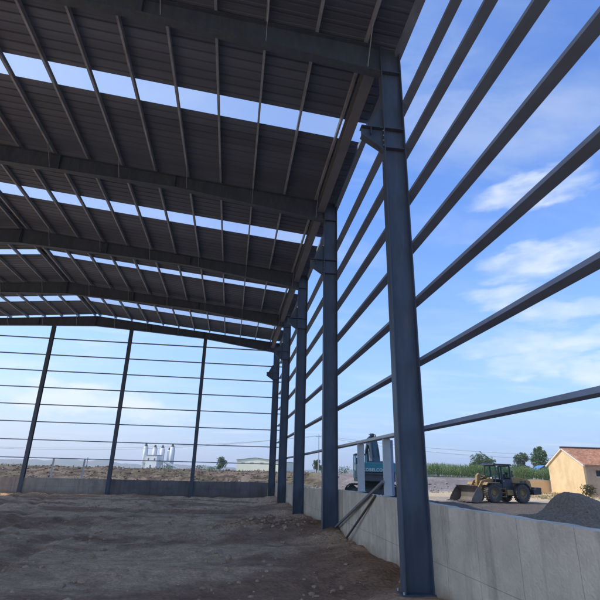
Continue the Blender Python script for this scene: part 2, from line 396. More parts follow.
for i in range(1100):
    y = 86 + 18*rg.random(); x = rg.uniform(-80, 18)
    if nz(x, y, .2, 43) < .0: continue
    r = .04 + .20*rg.random()**5; pebble(c, x, y, hgt(x, y) + r*.3, r, rg)
for i in range(700):
    y = 46 + 10*rg.random(); x = rg.uniform(-32, 4)
    r = .04 + .22*rg.random()**3; pebble(c, x, y, hgt(x, y) + r*.3, r, rg)
for i in range(500):
    y = 66 + 14*rg.random(); x = rg.uniform(12, 36)
    r = .04 + .22*rg.random()**3; pebble(c, x, y, hgt(x, y) + r*.3, r, rg)
tag(c.build('rubble', M['stone']), kind='stuff')
c = MB()
for i in range(4200):
    y = 84 + 30*rg.random(); x = rg.uniform(-75, 20)
    r = .05 + .26*rg.random()**3; pebble(c, x, y, hgt(x, y) + r*.25, r, rg)
tag(c.build('soil_lumps', M['lump']), kind='stuff')
def tuft(mb, x, y, h, n, spread):
    z = hgt(x, y) - .03
    for k in range(n):
        a = rg.uniform(0, 6.28); l = rg.uniform(.5, 1)*h; w = .02 + .05*h*rg.random()
        dx, dy = math.cos(a)*spread*l, math.sin(a)*spread*l; px, py = -math.sin(a)*w, math.cos(a)*w
        mb.add([(x-px, y-py, z), (x+px, y+py, z), (x+dx*.5+px*.7, y+dy*.5+py*.7, z+l*.65), (x+dx*.5-px*.7, y+dy*.5-py*.7, z+l*.65), (x+dx, y+dy, z+l*.9)], [(0,1,2,3), (3,2,4)])
c = MB()
for i in range(1100):
    y = rg.uniform(84, 125); x = rg.uniform(-100, 20)
    if nz(x, y, .1, 44) < -.1: continue
    tuft(c, x, y, rg.uniform(.2, .75), 6, .5)
tag(c.build('weeds', M['weed']), kind='stuff')
c = MB()
for i in range(900):
    x, y = (rg.uniform(36, 42), rg.uniform(51, 63)) if i < 650 else (rg.uniform(42.5, 52), rg.uniform(50.5, 53.6))
    if nz(x, y, .5, 45) < -.05: continue
    tuft(c, x, y, rg.uniform(.1, .45), 7, .7)
tag(c.build('dry_grass', M['straw']), kind='stuff')

# ------------------------------------------------------------------ steel columns (right wall)
def make_column(z0, ht, bracket=True):
    t = thing('steel_column', None, 'column')
    w = FW; yc = w/2
    MB().box((.0, 0, z0), (.022, w, ht)).build('inner_flange', M['steel'], t)
    MB().box((XO-XI-.022, 0, z0), (XO-XI, w, ht)).build('outer_flange', M['steel'], t)
    MB().box((.0235, yc-.007, z0), (XO-XI-.0235, yc+.007, ht-.01)).build('web', M['steel'], t)
    MB().box((-.08, -.07, .02), (XO-XI+.06, w+.07, .05)).build('base_plate', M['steel'], t)
    for bx in (-.045, XO-XI+.03):
        for by in (-.04, w+.04): MB().tube([(bx, by, .051), (bx, by, .10)], .018, 6).build('anchor_bolt', M['galvdull'], t)
    for z in ((10.42, 11.06, 13.06) if bracket else (13.06,)):
        for s in (0, 1):
            y0, y1 = (.004, yc-.009) if s == 0 else (yc+.009, w-.004)
            MB().box((.026, y0, z-.008), (XO-XI-.026, y1, z+.008)).build('stiffener', M['steel'], t)
    if bracket:
        br = MB()
        br.box((-.62, .02, 11.05), (-.002, w-.02, 11.075))                                      # seat plate
        br.prism([(-.61, 11.045), (-.003, 11.045), (-.003, 10.40), (-.12, 10.42), (-.61, 10.80)], 'y', yc-.01, yc+.01)
        br.prism([(-.61, 10.80), (-.003, 10.38), (-.003, 10.36), (-.62, 10.775)], 'y', .03, w-.03)  # lower flange
        o = br.build('bracket', M['steel'], t)
        MB().prism([(-.45, 11.079), (-.003, 11.079), (-.003, 11.78), (-.08, 11.78)], 'y', yc-.006, yc+.006).build('gusset', M['steel'], o)
        bt = MB()
        for bz in (10.5, 10.66, 10.82, 10.98):
            for by in (.05, w-.05): bt.tube([(-.025, by, bz), (-.001, by, bz)], .018, 6)
        bt.build('bolt_pattern', M['galvdull'], o)
        MB().box((-.36, .03, 10.83), (-.34, yc-.012, 11.045)).build('rib', M['steel'], o)
    return t
proto = make_column(-.7, 14.0)
clabel = [None,
  'nearest tall navy steel column, standing before the open sky on the right',
  'second navy steel column back from the nearest, rising left of the excavator',
  'third navy steel column back along the right wall, beside a pale concrete wall panel',
  'fourth navy steel column back, mostly overlapped by the third column',
  'corner navy steel column where the gable wall meets the right wall']
for k, y in enumerate(FY):
    if k == 0: continue
    c = proto if k == 1 else copy_tree(proto)
    c.location = (XI, y, 0); c['label'] = clabel[k]; c['group'] = 'steel columns of the right wall'

# ------------------------------------------------------------------ rafters, one per roof slope and frame
PUR = [3.07 - 1.467*i for i in range(12)]
def make_rafter(side):
    t = thing('roof_rafter', None, 'rafter')
    X = (lambda x: x) if side > 0 else mir
    xs = [XI-.004, 1.6, -3.3, -8.3, XR + .0015]
    yc = FW/2
    web = MB(); tf = MB(); bf = MB()
    prof = [(X(x), ztop(x)-.016) for x in xs] + [(X(x), zbot(x)+.016) for x in reversed(xs)]
    web.prism(prof, 'y', yc-.007, yc+.007).build('web', M['steel'], t)
    tf.prism([(X(x), ztop(x)) for x in xs] + [(X(x), ztop(x)-.015) for x in reversed(xs)], 'y', 0, FW).build('top_flange', M['steel'], t)
    bf.prism([(X(x), zbot(x)) for x in xs] + [(X(x), zbot(x)+.015) for x in reversed(xs)], 'y', 0, FW).build('bottom_flange', M['steel'], t)
    for i, x in enumerate(PUR):
        if i % 2: continue
        MB().bar((X(x)+.04, -.62, ztop(x)+.02), (X(x)+.04, -.012, zbot(x)+.03), .085, .012, up=(1,0,0)).build('flange_brace', M['galv'], t)
    for x in (-3.3, -8.3, -13.27):
        MB().box((X(x)-.01, .006, zbot(x)+.02), (X(x)+.01, yc-.009, ztop(x)-.02)).build('end_plate', M['steel'], t)
    return t
raf = {s: make_rafter(s) for s in (1, -1)}
fl = ['behind the photographer', 'of the nearest frame overhead', 'meeting the second column, crossing below the first rooflight strip', 'meeting the third column, below the second rooflight strip', 'meeting the fourth column, below the third rooflight strip', 'along the top of the gable wall']
for k, y in enumerate(FY):
    if k == 0: continue
    for s in (1, -1):
        c = raf[s] if k == 1 else copy_tree(raf[s])
        c.location = (0, y, 0)
        c['label'] = ('right half of the dark rafter ' if s > 0 else 'left half of the dark rafter ') + (fl[k] if s > 0 else fl[k].replace('meeting the', 'past the ridge, in line with the').rsplit(', ', 1)[0] if k > 1 and k < 5 else fl[k])
        c['group'] = 'tapered roof rafters'

# ------------------------------------------------------------------ purlins
YR0, YR1 = 3.0, 44.78
for side in (1, -1):
    for i, x in enumerate(PUR):
        X = x if side > 0 else mir(x)
        z = ztop(x) + .003; h = .21; t = .012
        pr = [(0,0),(.075,0),(.075,t),(t,t),(t,h-t),(.075,h-t),(.075,h),(0,h)]
        o = MB().prism([(X+u, z+v) for u, v in pr], 'y', YR0, YR1).build('roof_purlin', M['galv'])
        lab = f'thin grey roof purlin on the near right slope, {ordn(i)} up from the eave beam' if side > 0 else f'thin grey roof purlin on the far left slope, {ordn(11-i)} down from the ridge'
        tag(o, lab, 'purlin', 'roof purlins')

# ------------------------------------------------------------------ roof sheets and rooflights
SK = [(13.43, 14.47), (22.4, 23.5), (30.5, 31.28), (39.4, 40.62)]
def roofz(x): return ztop(x) + .222
def sheet_mesh(side, y0, y1):
    pitch = .38; ys = []; y = y0
    while y < y1 - .02:
        for dy, dz in ((0, 0), (.13, 0), (.14, .010), (.21, .010), (.22, 0), (.295, 0), (.315, .045), (.36, .045), (.378, 0)):
            if y + dy < y1: ys.append((y+dy, dz))
        y += pitch
    ys.append((y1, 0))
    X = (lambda x: x) if side > 0 else mir
    vs = []; fs = []
    xe, xr = XO+.14, XR+.01
    for yy, dz in ys:
        for x in (xe, xr):
            vs.append((X(x), yy, roofz(x)+dz)); vs.append((X(x), yy, roofz(x)+dz+.006))
    for j in range(len(ys)-1):
        a, b_ = j*4, (j+1)*4
        fs += [(a, a+2, b_+2, b_), (a+1, b_+1, b_+3, a+3), (a, b_, b_+1, a+1), (a+2, a+3, b_+3, b_+2)]
    return MB().add(vs, fs)
edges = [YR0] + [e for s in SK for e in s] + [44.5]
blab = ['nearest the camera, before the first rooflight strip', 'between the first and second rooflight strips', 'between the second and third rooflight strips', 'between the third and fourth rooflight strips', 'beyond the fourth rooflight strip']
slab = ['nearest and widest', 'second nearest', 'third nearest', 'farthest']
for side in (1, -1):
    sl = 'right slope' if side > 0 else 'far left slope'
    for k in range(5):
        o = sheet_mesh(side, edges[2*k], edges[2*k+1]).build('roof_sheet', M['sheet'])
        tag(o, f'ribbed dark {sl} sheeting {blab[k]}', 'roof', 'ribbed roof sheeting')
    for k, (a, b_) in enumerate(SK):
        X = (lambda x: x) if side > 0 else mir
        xe, xr = XO-.5, XR+.02
        o = MB().prism([(X(xe), roofz(xe)+.008), (X(xr), roofz(xr)+.008), (X(xr), roofz(xr)+.012), (X(xe), roofz(xe)+.012)], 'y', a+.004, b_-.004).build('rooflight_panel', M['skylight'])
        tag(o, f'{slab[k]} strip of clear rooflight letting sky through the {sl}', 'skylight', 'clear rooflight strips')
# ridge capping
o = MB().prism([(XR-.35, roofz(XR-.35)+.04), (XR, roofz(XR)+.04), (XR+.35, roofz(XR-.35)+.04), (XR+.35, roofz(XR-.35)+.046), (XR, roofz(XR)+.047), (XR-.35, roofz(XR-.35)+.046)], 'y', YR0, 44.5).build('ridge_cap', M['sheet'])
tag(o, 'dark folded ridge capping along the top of the roof', 'ridge cap')

# ------------------------------------------------------------------ eave beams, outer eave strut
for k in range(1, 5):
    y0, y1 = FY[k]+FW+.01, FY[k+1]-.01
    lab = ['nearest heavy eave beam sloping up beside the near column top', 'second eave beam back, between the second and third columns', 'third eave beam back, between the third and fourth columns', 'farthest eave beam, ending at the corner column'][k-1]
    t = thing('eave_beam', lab, 'beam', (0, y0, 0), 0, 'eave beams'); l = y1-y0
    MB().box((3.165, 0, 13.40), (3.505, l, 13.42)).build('bottom_flange', M['eave'], t)
    MB().box((3.165, 0, 13.84), (3.505, l, 13.86)).build('top_flange', M['eave'], t)
    MB().box((3.325, 0, 13.421), (3.345, l, 13.839)).build('web', M['eave'], t)
o = MB().prism([(XO-.1+u, 13.80+v) for u, v in ((0,0),(.2,0),(.2,.2),(0,.2))], 'y', 1.4, 44.7).build('eave_strut', M['girt'])
tag(o, 'slim outer eave strut running above the top girt of the right wall', 'strut')

# ------------------------------------------------------------------ girts
def girt_prof(x, z, w=.235, h=.075, t=.009, lip=.022):
    return [(x,z+h),(x,z),(x+w,z),(x+w,z+h),(x+w-lip,z+h),(x+w-lip,z+h-t),(x+w-t,z+h-t),(x+w-t,z+t),(x+t,z+t),(x+t,z+h-t),(x+lip,z+h-t),(x+lip,z+h)]
gz = [3.13, 4.63, 6.11, 7.585, 9.035, 10.52, 12.0]
def girt(z, y0, y1, m, lab):
    o = tag(MB().prism(girt_prof(XO+.003, z), 'y', y0, y1).build('wall_girt', m), lab, 'girt', 'girts of the right wall')
    for y in FY:
        if y0 < y < y1:
            cl = MB().box((XO+.001, y+.03, z-.008), (XO+.20, y+FW-.03, z-.0005)); cl.box((XO+.001, y+.03, z-.11), (XO+.009, y+FW-.03, z-.0085))
            for q in (.06, .15): cl.tube([(XO+q, y+FW/2, z-.022), (XO+q, y+FW/2, z-.0085)], .016, 6)
            cl.build('cleat', M['girt'], o)
    return o
for i, z in enumerate(gz):
    if i == 0: continue
    lab = f'sloping-looking steel girt of the open right wall, {ordn(i)} up from the concrete wall'
    if i == 6: lab = 'topmost steel girt of the right wall, just below the eave beam'
    girt(z, 1.2, 44.62, M['girt'], lab)
girt(gz[0], 1.2, FY[1]+.13, M['girt'], 'lowest steel girt to the right of the nearest column')
girt(gz[0], FY[1]+.14, FY[2]+.13, M['galvbright'], 'pale lowest girt passing the excavator, over the short galvanised posts')
girt(gz[0], FY[2]+.14, 44.62, M['girt'], 'lowest steel girt beyond the second column, beside the utility pole')
ez = [2.79, 4.25, 5.75, 7.22, 8.71, 10.2, 11.67, 13.2]
for i, z in enumerate(ez):
    x0, x1 = -30.6, XO+.32
    if z > 13: x0, x1 = mir(3.3), 3.3
    y = YE+.305
    pr = [(y+u, z+v) for u, v in ((0,0),(.2,0),(.2,.07),(.19,.07),(.19,.01),(.01,.01),(.01,.07),(0,.07))]
    o = MB().prism([(u, v+.0) for u, v in pr], 'x', x0, x1).build('gable_girt', M['girt'])
    # faces are thin: stiff lips
    lab = f'level steel girt across the open gable wall, {ordn(i)} up from the concrete wall'
    if i == 0: lab = 'lowest level girt across the gable wall, near the horizon'
    if i == 7: lab = 'topmost short girt of the gable wall, under the gable rafters'
    tag(o, lab, 'girt', 'girts of the gable wall')

# ------------------------------------------------------------------ gable posts
S = 6.91
plab = ['gable wall post nearest the corner column, thin and dark', 'middle dark gable wall post, right of the ridge', 'leftmost dark gable wall post in view, leaning in at the edge', 'gable wall post beyond the left edge']
for k in range(1, 4):
    x = 3.81 - k*S
    t = thing('gable_post', plab[k-1], 'post', (x, YE-.02, 0), 0, 'dark gable wall posts')
    zt = (zbot(x) if x > XR else zbot(mir(x))) - .003
    MB().box((-.15, 0, -.2), (.15, .014, zt)).build('inner_flange', M['steel'], t)
    MB().box((-.15, .30, -.2), (.15, .314, zt)).build('outer_flange', M['steel'], t)
    MB().box((-.007, .015, -.2), (.007, .299, zt)).build('web', M['steel'], t)
    MB().box((-.2, -.05, -.02), (.2, .1, .012)).build('base_plate', M['steel'], t)
# bracket on the corner column's gable side

# ------------------------------------------------------------------ low concrete walls
def wall_seg(x0, y0, x1, y1, za, zb, th, axis, name, m, lab, grp, nsub=110):
    """low cast wall with a slightly uneven coping"""
    vs = []; fs = []
    for i in range(nsub+1):
        t = i/nsub
        px, py = x0+(x1-x0)*t, y0+(y1-y0)*t
        z = za+(zb-za)*t + .014*nz(px, py, 1.1, 51) + .008*nz(px, py, 4, 52) - .03*max(0, nz(px, py, 2.7, 54)-.35)
        ox, oy = (th, 0) if axis == 'y' else (0, th)
        vs += [(px, py, -.4), (px+ox, py+oy, -.4), (px+ox, py+oy, z + .004*nz(px, py, 6, 53)), (px, py, z)]
    for i in range(nsub):
        a, b_ = i*4, i*4+4
        fs += [(a, b_, b_+3, a+3), (a+3, b_+3, b_+2, a+2), (a+2, b_+2, b_+1, a+1), (a+1, b_+1, b_, a)]
    fs += [(0, 3, 2, 1), (nsub*4, nsub*4+1, nsub*4+2, nsub*4+3)]
    return tag(MB().add(vs, fs).build(name, m), lab, 'wall', grp)
wz = [1.66, 1.66, 1.62, 1.41, 1.335, 1.26]
wl = ['pale concrete low wall right of the nearest column, below the loader', 'pale concrete low wall with stub posts, below the excavator', 'pale concrete low wall between the second and third columns', 'narrow glimpse of pale concrete low wall between the third and fourth columns', 'concrete low wall at the corner, behind the fourth column']
for k in range(5):
    y0 = FY[k]+FW/2+.010; y1 = FY[k+1]+FW/2-.010
    wall_seg(XO+.006, y0, XO+.006, y1, wz[k], wz[k+1], .24, 'y', 'low_wall', M['conc'], wl[k], 'low concrete walls of the right side')
xs = [3.50] + [3.81-k*S for k in range(1, 5)] + [-30.5]
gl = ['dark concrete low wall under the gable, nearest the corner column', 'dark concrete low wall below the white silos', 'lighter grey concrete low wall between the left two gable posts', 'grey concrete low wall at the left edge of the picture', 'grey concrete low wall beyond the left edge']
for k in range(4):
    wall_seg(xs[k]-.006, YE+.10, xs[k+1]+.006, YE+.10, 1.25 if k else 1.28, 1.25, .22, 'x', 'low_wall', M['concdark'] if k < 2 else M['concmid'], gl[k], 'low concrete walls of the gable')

# ------------------------------------------------------------------ stub posts, leaning bars
def stub(x, y, z0, z1, w, d, lab, grp, M_, axis='y'):
    t = .008
    # channel section, open to the far side
    if axis == 'y': pr = [(x, y), (x, y+w), (x+d, y+w), (x+d, y+w-t), (x+t, y+w-t), (x+t, y+t), (x+d, y+t), (x+d, y)]
    else: pr = [(x, y), (x+w, y), (x+w, y+d), (x+w-t, y+d), (x+w-t, y+t), (x+t, y+t), (x+t, y+d), (x, y+d)]
    return tag(MB().prism(pr, 'z', z0, z1).build('stub_post', M_), lab, 'post', grp)
for (y, w_, lab) in ((15.66, .215, 'short pale galvanised post on the low wall, at the left of the excavator'), (12.94, .20, 'short pale galvanised post on the low wall, close to the nearest column')):
    t = thing('stub_post', lab, 'post', (4.115, y, 1.668), 0, 'short galvanised posts on the right low wall')
    h_ = 3.118 - 1.668
    MB().box((0, 0, .012), (w_, .009, h_)).build('web', M['galvdull'], t)
    MB().box((0, .0095, .012), (.009, .09, h_)).build('flange', M['galvdull'], t)
    MB().box((w_-.009, .0095, .012), (w_, .09, h_)).build('flange', M['galvdull'], t)
    MB().box((-.03, -.03, .0), (w_+.03, .13, .011)).build('base_plate', M['galvdull'], t)
    if w_ < .21: o = MB().box((w_+.004, .02, .012), (w_+.078, .12, h_-.03)).build('side_angle', M['girt'], t)
for x, lab in ((-14.80, 'left one of two short whitish posts on the gable low wall'), (-12.30, 'right one of two short whitish posts on the gable low wall')):
    stub(x, YE+.12, 1.26, 2.80, .13, .1, lab, 'short posts on the gable low wall', M['galvbright'], 'x')
o = MB().bar((3.96, 18.5, .34), (4.065, 12.9, 2.02), .065).build('leaning_bar', M['barsteel'])
tag(o, 'long grey steel bar leaning against the right low wall below the excavator', 'bar', 'bars leaning on the wall')
o = MB().bar((3.92, 17.0, .05), (4.083, 13.7, 1.64), .045).build('leaning_bar', M['darkbar'])
tag(o, 'shorter dark bar leaning on the right low wall below the long bar', 'bar', 'bars leaning on the wall')
# pale plate on the wall top
o = MB().box((3.75, 27.62, 1.440), (4.55, 27.85, 1.466)).build('wall_plate', M['galvbright'])
tag(o, 'pale flat plate lying across the low wall top by the third column', 'plate')

# ------------------------------------------------------------------ gravel heap
def heap_z(x, y):
    dx = x - 17.1; sx = .75 if dx < 0 else 3.4
    zb_ = .78*math.exp(-(dx/sx)**2*1.0 - ((y-23.7)/1.5)**2)
    za_ = .85*(1 - sst(.15, 1.0, math.hypot((x-16.6)/5.6, (y-23.4)/3.9)))
    return za_ + zb_*(za_ > 0) + (.10*nz(x, y, .8, 61) + .05*nz(x, y, 2.6, 62) + .02*nz(x, y, 6, 63))*min(1, za_*3) - .05
hb = MB(); hx = [11 + .13*i for i in range(90)]; hy = [19.4 + .13*i for i in range(62)]
hb.add([(x-17.2, y-23.7, heap_z(x, y)) for y in hy for x in hx], [(j*90+i, j*90+i+1, (j+1)*90+i+1, (j+1)*90+i) for j in range(61) for i in range(89)])
rg = random.Random(12)
o = hb.build('gravel_heap', M['heap'], smooth=True, loc=(14.4, 19.85, .02)); o.scale = (.84, .84, 1.04)
tag(o, 'grey heap of gravelly soil behind the low wall, in front of the farmhouse', 'heap')
sm = MB()
for i in range(1500):
    x, y = rg.uniform(11.5, 22), rg.uniform(19.8, 27)
    if heap_z(x, y) > .05: pebble(sm, x-17.2, y-23.7, heap_z(x, y)-.005, .012 + .045*rg.random()**4, rg)
so = sm.build('loose_stones', M['heap'], o); so['kind'] = 'stuff'

# ------------------------------------------------------------------ farmhouse
def farmhouse():
    H = thing('farmhouse', 'cream plastered farmhouse with red tiled roof behind the grey soil heap', 'house', (41.75, 54.1, 0), R(-5))
    W, Ln, ze, zp, z0 = 7.5, 13.0, 3.95, 5.85, -.3       # gable width along y, length along x
    yc = W/2
    MB().prism([(0, z0), (W, z0), (W, ze), (yc, zp-.06), (0, ze)], 'x', 0, .26).build('gable_wall', M['plaster'], H)
    for a in (2.6,): pass
    fw = MB()
    # front wall with window and door openings
    ops = [(1.45, 2.6, 2.55, 3.25), (6.0, 7.2, z0, 2.6), (8.7, 10.3, 1.5, 2.9)]
    x = .262
    for a, b_, c_, d_ in ops:
        fw.box((x, 0, z0), (a, .25, ze)); 
        if c_ > z0: fw.box((a, 0, z0), (b_, .25, c_))
        fw.box((a, 0, d_), (b_, .25, ze)); x = b_
    fw.box((x, 0, z0), (Ln-.262, .25, ze)); fw.build('front_wall', M['brickwall'], H)
    MB().box((.262, W-.25, z0), (Ln-.262, W, ze)).build('back_wall', M['brickwall'], H)
    MB().prism([(0, z0), (W, z0), (W, ze), (yc, zp-.06), (0, ze)], 'x', Ln-.26, Ln).build('gable_wall', M['plaster'], H)
    for a, b_, c_, d_ in ops:
        nm = 'window' if c_ > 0 else 'door'
        f = MB(); fr = .08
        f.box((a, .10, c_), (a+fr, .2, d_)); f.box((b_-fr, .10, c_), (b_, .2, d_)); f.box((a+fr, .10, d_-fr), (b_-fr, .2, d_)); f.box((a+fr, .10, c_), (b_-fr, .2, c_+fr))
        f.box(((a+b_)/2-.03, .11, c_+fr), ((a+b_)/2+.03, .19, d_-fr))
        if nm == 'door': f.box((a+fr, .13, c_+fr), (b_-fr, .17, d_-fr))
        w_ = f.build(nm, M['wood'], H)
        if nm == 'window':
            MB().box((a+fr, .145, c_+fr), (b_-fr, .155, d_-fr)).build('pane', M['pane'], w_)
            MB().box((a-.1, -.08, c_-.08), (b_+.1, .098, c_-.002)).build('sill', M['trim'], w_)
    rf = bpy.data.objects.new('roof', None); col.objects.link(rf); rf.parent = H
    sl = (zp-ze)/yc
    for s in (0, 1):
        tl = MB(); ov = .38; n = 62
        rows = 15
        Yf = (lambda u: u) if s == 0 else (lambda u: W-u)
        # pan tile rows, stepped courses with a rolled cross section
        for r_ in range(rows):
            u0 = -ov + (yc+ov)*r_/rows; u1 = -ov + (yc+ov)*(r_+1)/rows + .05
            vs = []; fs = []
            m_ = n*2
            for i in range(m_+1):
                xx = -.22 + (Ln+.44)*i/m_
                wv = .035*abs(math.sin(math.pi*i/2)) + .012*nz(i*.7, r_*1.3, 1, 71)
                vs += [(xx, Yf(u0), ze+.06+sl*u0 + .035 + wv), (xx, Yf(min(u1, yc)), ze+.06+sl*min(u1, yc) + wv), (xx, Yf(u0), ze+.05+sl*u0), ]
            for i in range(m_):
                a = i*3; fs += [(a, a+3, a+4, a+1), (a, a+2, a+5, a+3)]
            tl.add(vs, fs)
        tl.build('roof_tiles', M['tile'], rf)
    MB().tube([(-.25, yc, zp+.13), (Ln+.25, yc, zp+.13)], .13, 8).build('ridge_tiles', M['ridge'], rf)
    for s in (0, 1):
        for xx in (-.20, Ln+.02):
            y0, y1 = (-.38, yc) if s == 0 else (W+.38, yc)
            MB().prism([(y0, ze+sl*-.38-.10), (y1, zp-.10), (y1, zp+.09), (y0, ze+sl*-.38+.09)], 'x', xx, xx+.18).build('verge', M['trim'], rf)
    fa = MB().box((.0, -.36, ze-.16), (Ln, -.30, ze+.02-.12)); fa.build('fascia', M['trim'], rf)
    st = MB()
    for i in range(5): st.box((-.02-.03*i*0, -.9+.0*i, z0), (.9, -.3, .5))
    return H
# tile material with course colour variety
tm = bpy.data.materials.new('clay_roof_tile'); tm.use_nodes = True
N = tm.node_tree.nodes; L = tm.node_tree.links; b = N['Principled BSDF']; b.inputs['Roughness'].default_value = .85; b.inputs['Specular IOR Level'].default_value = .2
tc = N.new('ShaderNodeTexCoord'); vo = N.new('ShaderNodeTexVoronoi'); vo.inputs['Scale'].default_value = 4.5; L.new(tc.outputs['Object'], vo.inputs['Vector'])
ra = N.new('ShaderNodeValToRGB'); e = ra.color_ramp.elements; e[0].color = (.31,.14,.085,1); e[1].color = (.54,.33,.21,1); e.new(.5).color = (.43,.21,.125,1)
L.new(vo.outputs['Color'], ra.inputs['Fac']); n = N.new('ShaderNodeTexNoise'); n.inputs['Scale'].default_value = .7; n.inputs['Detail'].default_value = 7; L.new(tc.outputs['Object'], n.inputs['Vector'])
mx = N.new('ShaderNodeMix'); mx.data_type = 'RGBA'; mx.inputs['B'].default_value = (.22,.14,.10,1)
r2 = N.new('ShaderNodeMapRange'); r2.inputs['From Min'].default_value = .5; r2.inputs['From Max'].default_value = .75; r2.inputs['To Max'].default_value = .7
L.new(n.outputs['Fac'], r2.inputs['Value']); L.new(r2.outputs['Result'], mx.inputs['Factor']); L.new(ra.outputs['Color'], mx.inputs['A']); L.new(mx.outputs['Result'], b.inputs['Base Color'])
M['tile'] = tm
farmhouse()
o = MB().box((37.4, 62.0, -.1), (42.6, 62.25, 1.95)).build('yard_wall', M['plaster'], bevel=.01)
tag(o, 'low cream yard wall running from the farmhouse behind the loader', 'wall')

# ------------------------------------------------------------------ wheel loader (local: X forward, Y left, Z up)
def wheel_loader():
    T = thing('wheel_loader', 'dusty yellow wheel loader with a dark cab parked behind the low wall', 'loader')
    def wheel(x, s):
        w = bpy.data.objects.new('wheel', None); col.objects.link(w); w.parent = T; w.location = (x, s*1.08, .80)
        ty = MB(); h = .27
        ty.lathe([(.42, -h*.8), (.62, -h), (.74, -h*.95), (.785, -h*.7), (.79, 0), (.785, h*.7), (.74, h*.95), (.62, h), (.42, h*.8)], (0,0,0), 'y', 40)
        for t in range(26):
            for sd in (-1, 1):
                a = 2*math.pi*(t + (.5 if sd > 0 else 0))/26
                Mx = Matrix.Rotation(-a, 4, 'Y')
                ty.box((.76, .02*sd, -.045), (.825, .27*sd, .045), M=Mx)
        ty.build('tyre', M['rubber'], w)
        rm = MB(); rm.lathe([(.02, s*.10), (.16, s*.12), (.17, s*.06), (.34, s*.04), (.40, s*.20), (.435, s*.205), (.435, -s*.2), (.02, -s*.2)], (0,0,0), 'y', 30)
        for t in range(10):
            a = 2*math.pi*t/10; rm.tube([(.25*math.cos(a), s*.05, .25*math.sin(a)), (.25*math.cos(a), s*.085, .25*math.sin(a))], .022, 6)
        rm.build('rim', M['rim'], w)
    for x in (1.62, -1.68):
        for s in (1, -1): wheel(x, s)
    ax = MB()
    for x in (1.62, -1.68): ax.tube([(x, -.86, .8), (x, .86, .8)], .16, 12); ax.cbox((x, 0, .8), (.5, .5, .5))
    ax.build('axle', M['darksteel'], T, bevel=.03)
    # frames
    f = MB(); f.prism([(.35, .65), (2.5, .55), (2.55, .95), (2.0, 1.55), (1.35, 2.15), (.95, 2.15), (.6, 1.5), (.35, 1.4)], 'y', -.42, -.34)
    f.prism([(.35, .65), (2.5, .55), (2.55, .95), (2.0, 1.55), (1.35, 2.15), (.95, 2.15), (.6, 1.5), (.35, 1.4)], 'y', .34, .42)
    f.box((.4, -.34, .7), (2.4, .34, .9)); f.box((.5, -.34, 1.3), (.7, .34, 1.5)); f.box((2.2, -.6, .62), (2.5, .6, .95)); f.build('front_frame', M['yellow'], T, bevel=.015)
    f = MB(); f.prism([(-3.1, .75), (.3, .6), (.3, 1.12), (-3.1, 1.15)], 'y', -.5, .5); f.build('rear_frame', M['darksteel'], T, bevel=.02)
    f = MB()
    for s in (1, -1):
        pr = [(.95, 1.3), (2.25, 1.3), (2.45, 1.1), (2.5, 1.14), (2.28, 1.36), (.95, 1.36)]
        f = MB().prism([(u, v+.36) for u, v in pr], 'y', s*.80, s*1.34); f.build('fender', M['yellow'], T)
        f = MB().prism([(-2.6, 1.15), (-2.5, 1.45), (-2.15, 1.72), (-1.0, 1.72), (-.9, 1.66), (-1.0, 1.65), (-2.1, 1.65), (-2.42, 1.4), (-2.52, 1.15)], 'y', s*.80, s*1.34); f.build('fender', M['black'], T)
    # lift arms
    for s in (1, -1):
        la = MB().prism([(1.02, 1.98), (1.2, 2.14), (2.35, 1.86), (2.95, 1.12), (3.13, .62), (3.05, .46), (2.86, .58), (2.50, 1.22), (1.9, 1.6), (1.05, 1.78)], 'y', s*.50, s*.62)
        o = la.build('lift_arm', M['yellow'], T, bevel=.012)
        lc = MB().tube([(1.0, s*.72, 1.0), (1.75, s*.72, 1.32)], .085, 12); c_ = lc.build('lift_cylinder', M['yellow'], T)
        MB().tube([(1.75, s*.72, 1.32), (2.45, s*.72, 1.6)], .045, 10).build('piston_rod', M['chrome'], c_)
    ct = MB().tube([(2.15, -.56, 1.72), (2.15, .56, 1.72)], .11, 12); ct.box((2.0, -.5, 1.45), (2.35, .5, 1.62)); ct.build('cross_tube', M['yellow'], T)
    rk = MB().prism([(1.95, 2.36), (2.18, 2.50), (2.42, 2.28), (2.5, 1.7), (2.46, 1.06), (2.28, 1.02), (2.12, 1.5), (2.05, 1.95)], 'y', -.13, .13); rk.build('rocker_arm', M['yellow'], T, bevel=.02)
    tc_ = MB().tube([(.95, 0, 1.98), (1.55, 0, 2.2)], .11, 12); o = tc_.build('tilt_cylinder', M['yellow'], T)
    MB().tube([(1.55, 0, 2.2), (2.12, 0, 2.40)], .055, 10).build('piston_rod', M['chrome'], o)
    MB().tube([(2.38, 0, 1.1), (3.12, 0, 1.02)], .07, 10).build('bucket_link', M['yellow'], T)
    for s in (.22, -.22):
        MB().tube([(.9, s, 1.6), (1.3, s*1.2, 2.22), (1.8, s*1.3, 2.18), (2.2, s*1.2, 1.9)], .025, 6).build('hydraulic_hose', M['black'], T)
    # bucket: shell
    pr = [(4.55, .06), (3.75, .03), (3.42, .14), (3.20, .42), (3.16, .80), (3.30, 1.14), (3.55, 1.34)]
    inn = [(3.57, 1.30), (3.34, 1.11), (3.20, .80), (3.245, .44), (3.45, .18), (3.75, .075), (4.55, .085)]
    bk = MB().prism(pr + inn, 'y', -1.5, 1.5); bko = bk.build('bucket', M['bucket'], T)
    for s in (1, -1):
        MB().prism([(4.50, .065), (3.75, .035), (3.42, .145), (3.205, .425), (3.165, .8), (3.305, 1.14), (3.54, 1.33), (3.78, 1.16), (4.32, .46)], 'y', s*1.502, s*1.53).build('side_plate', M['bucket'], bko)
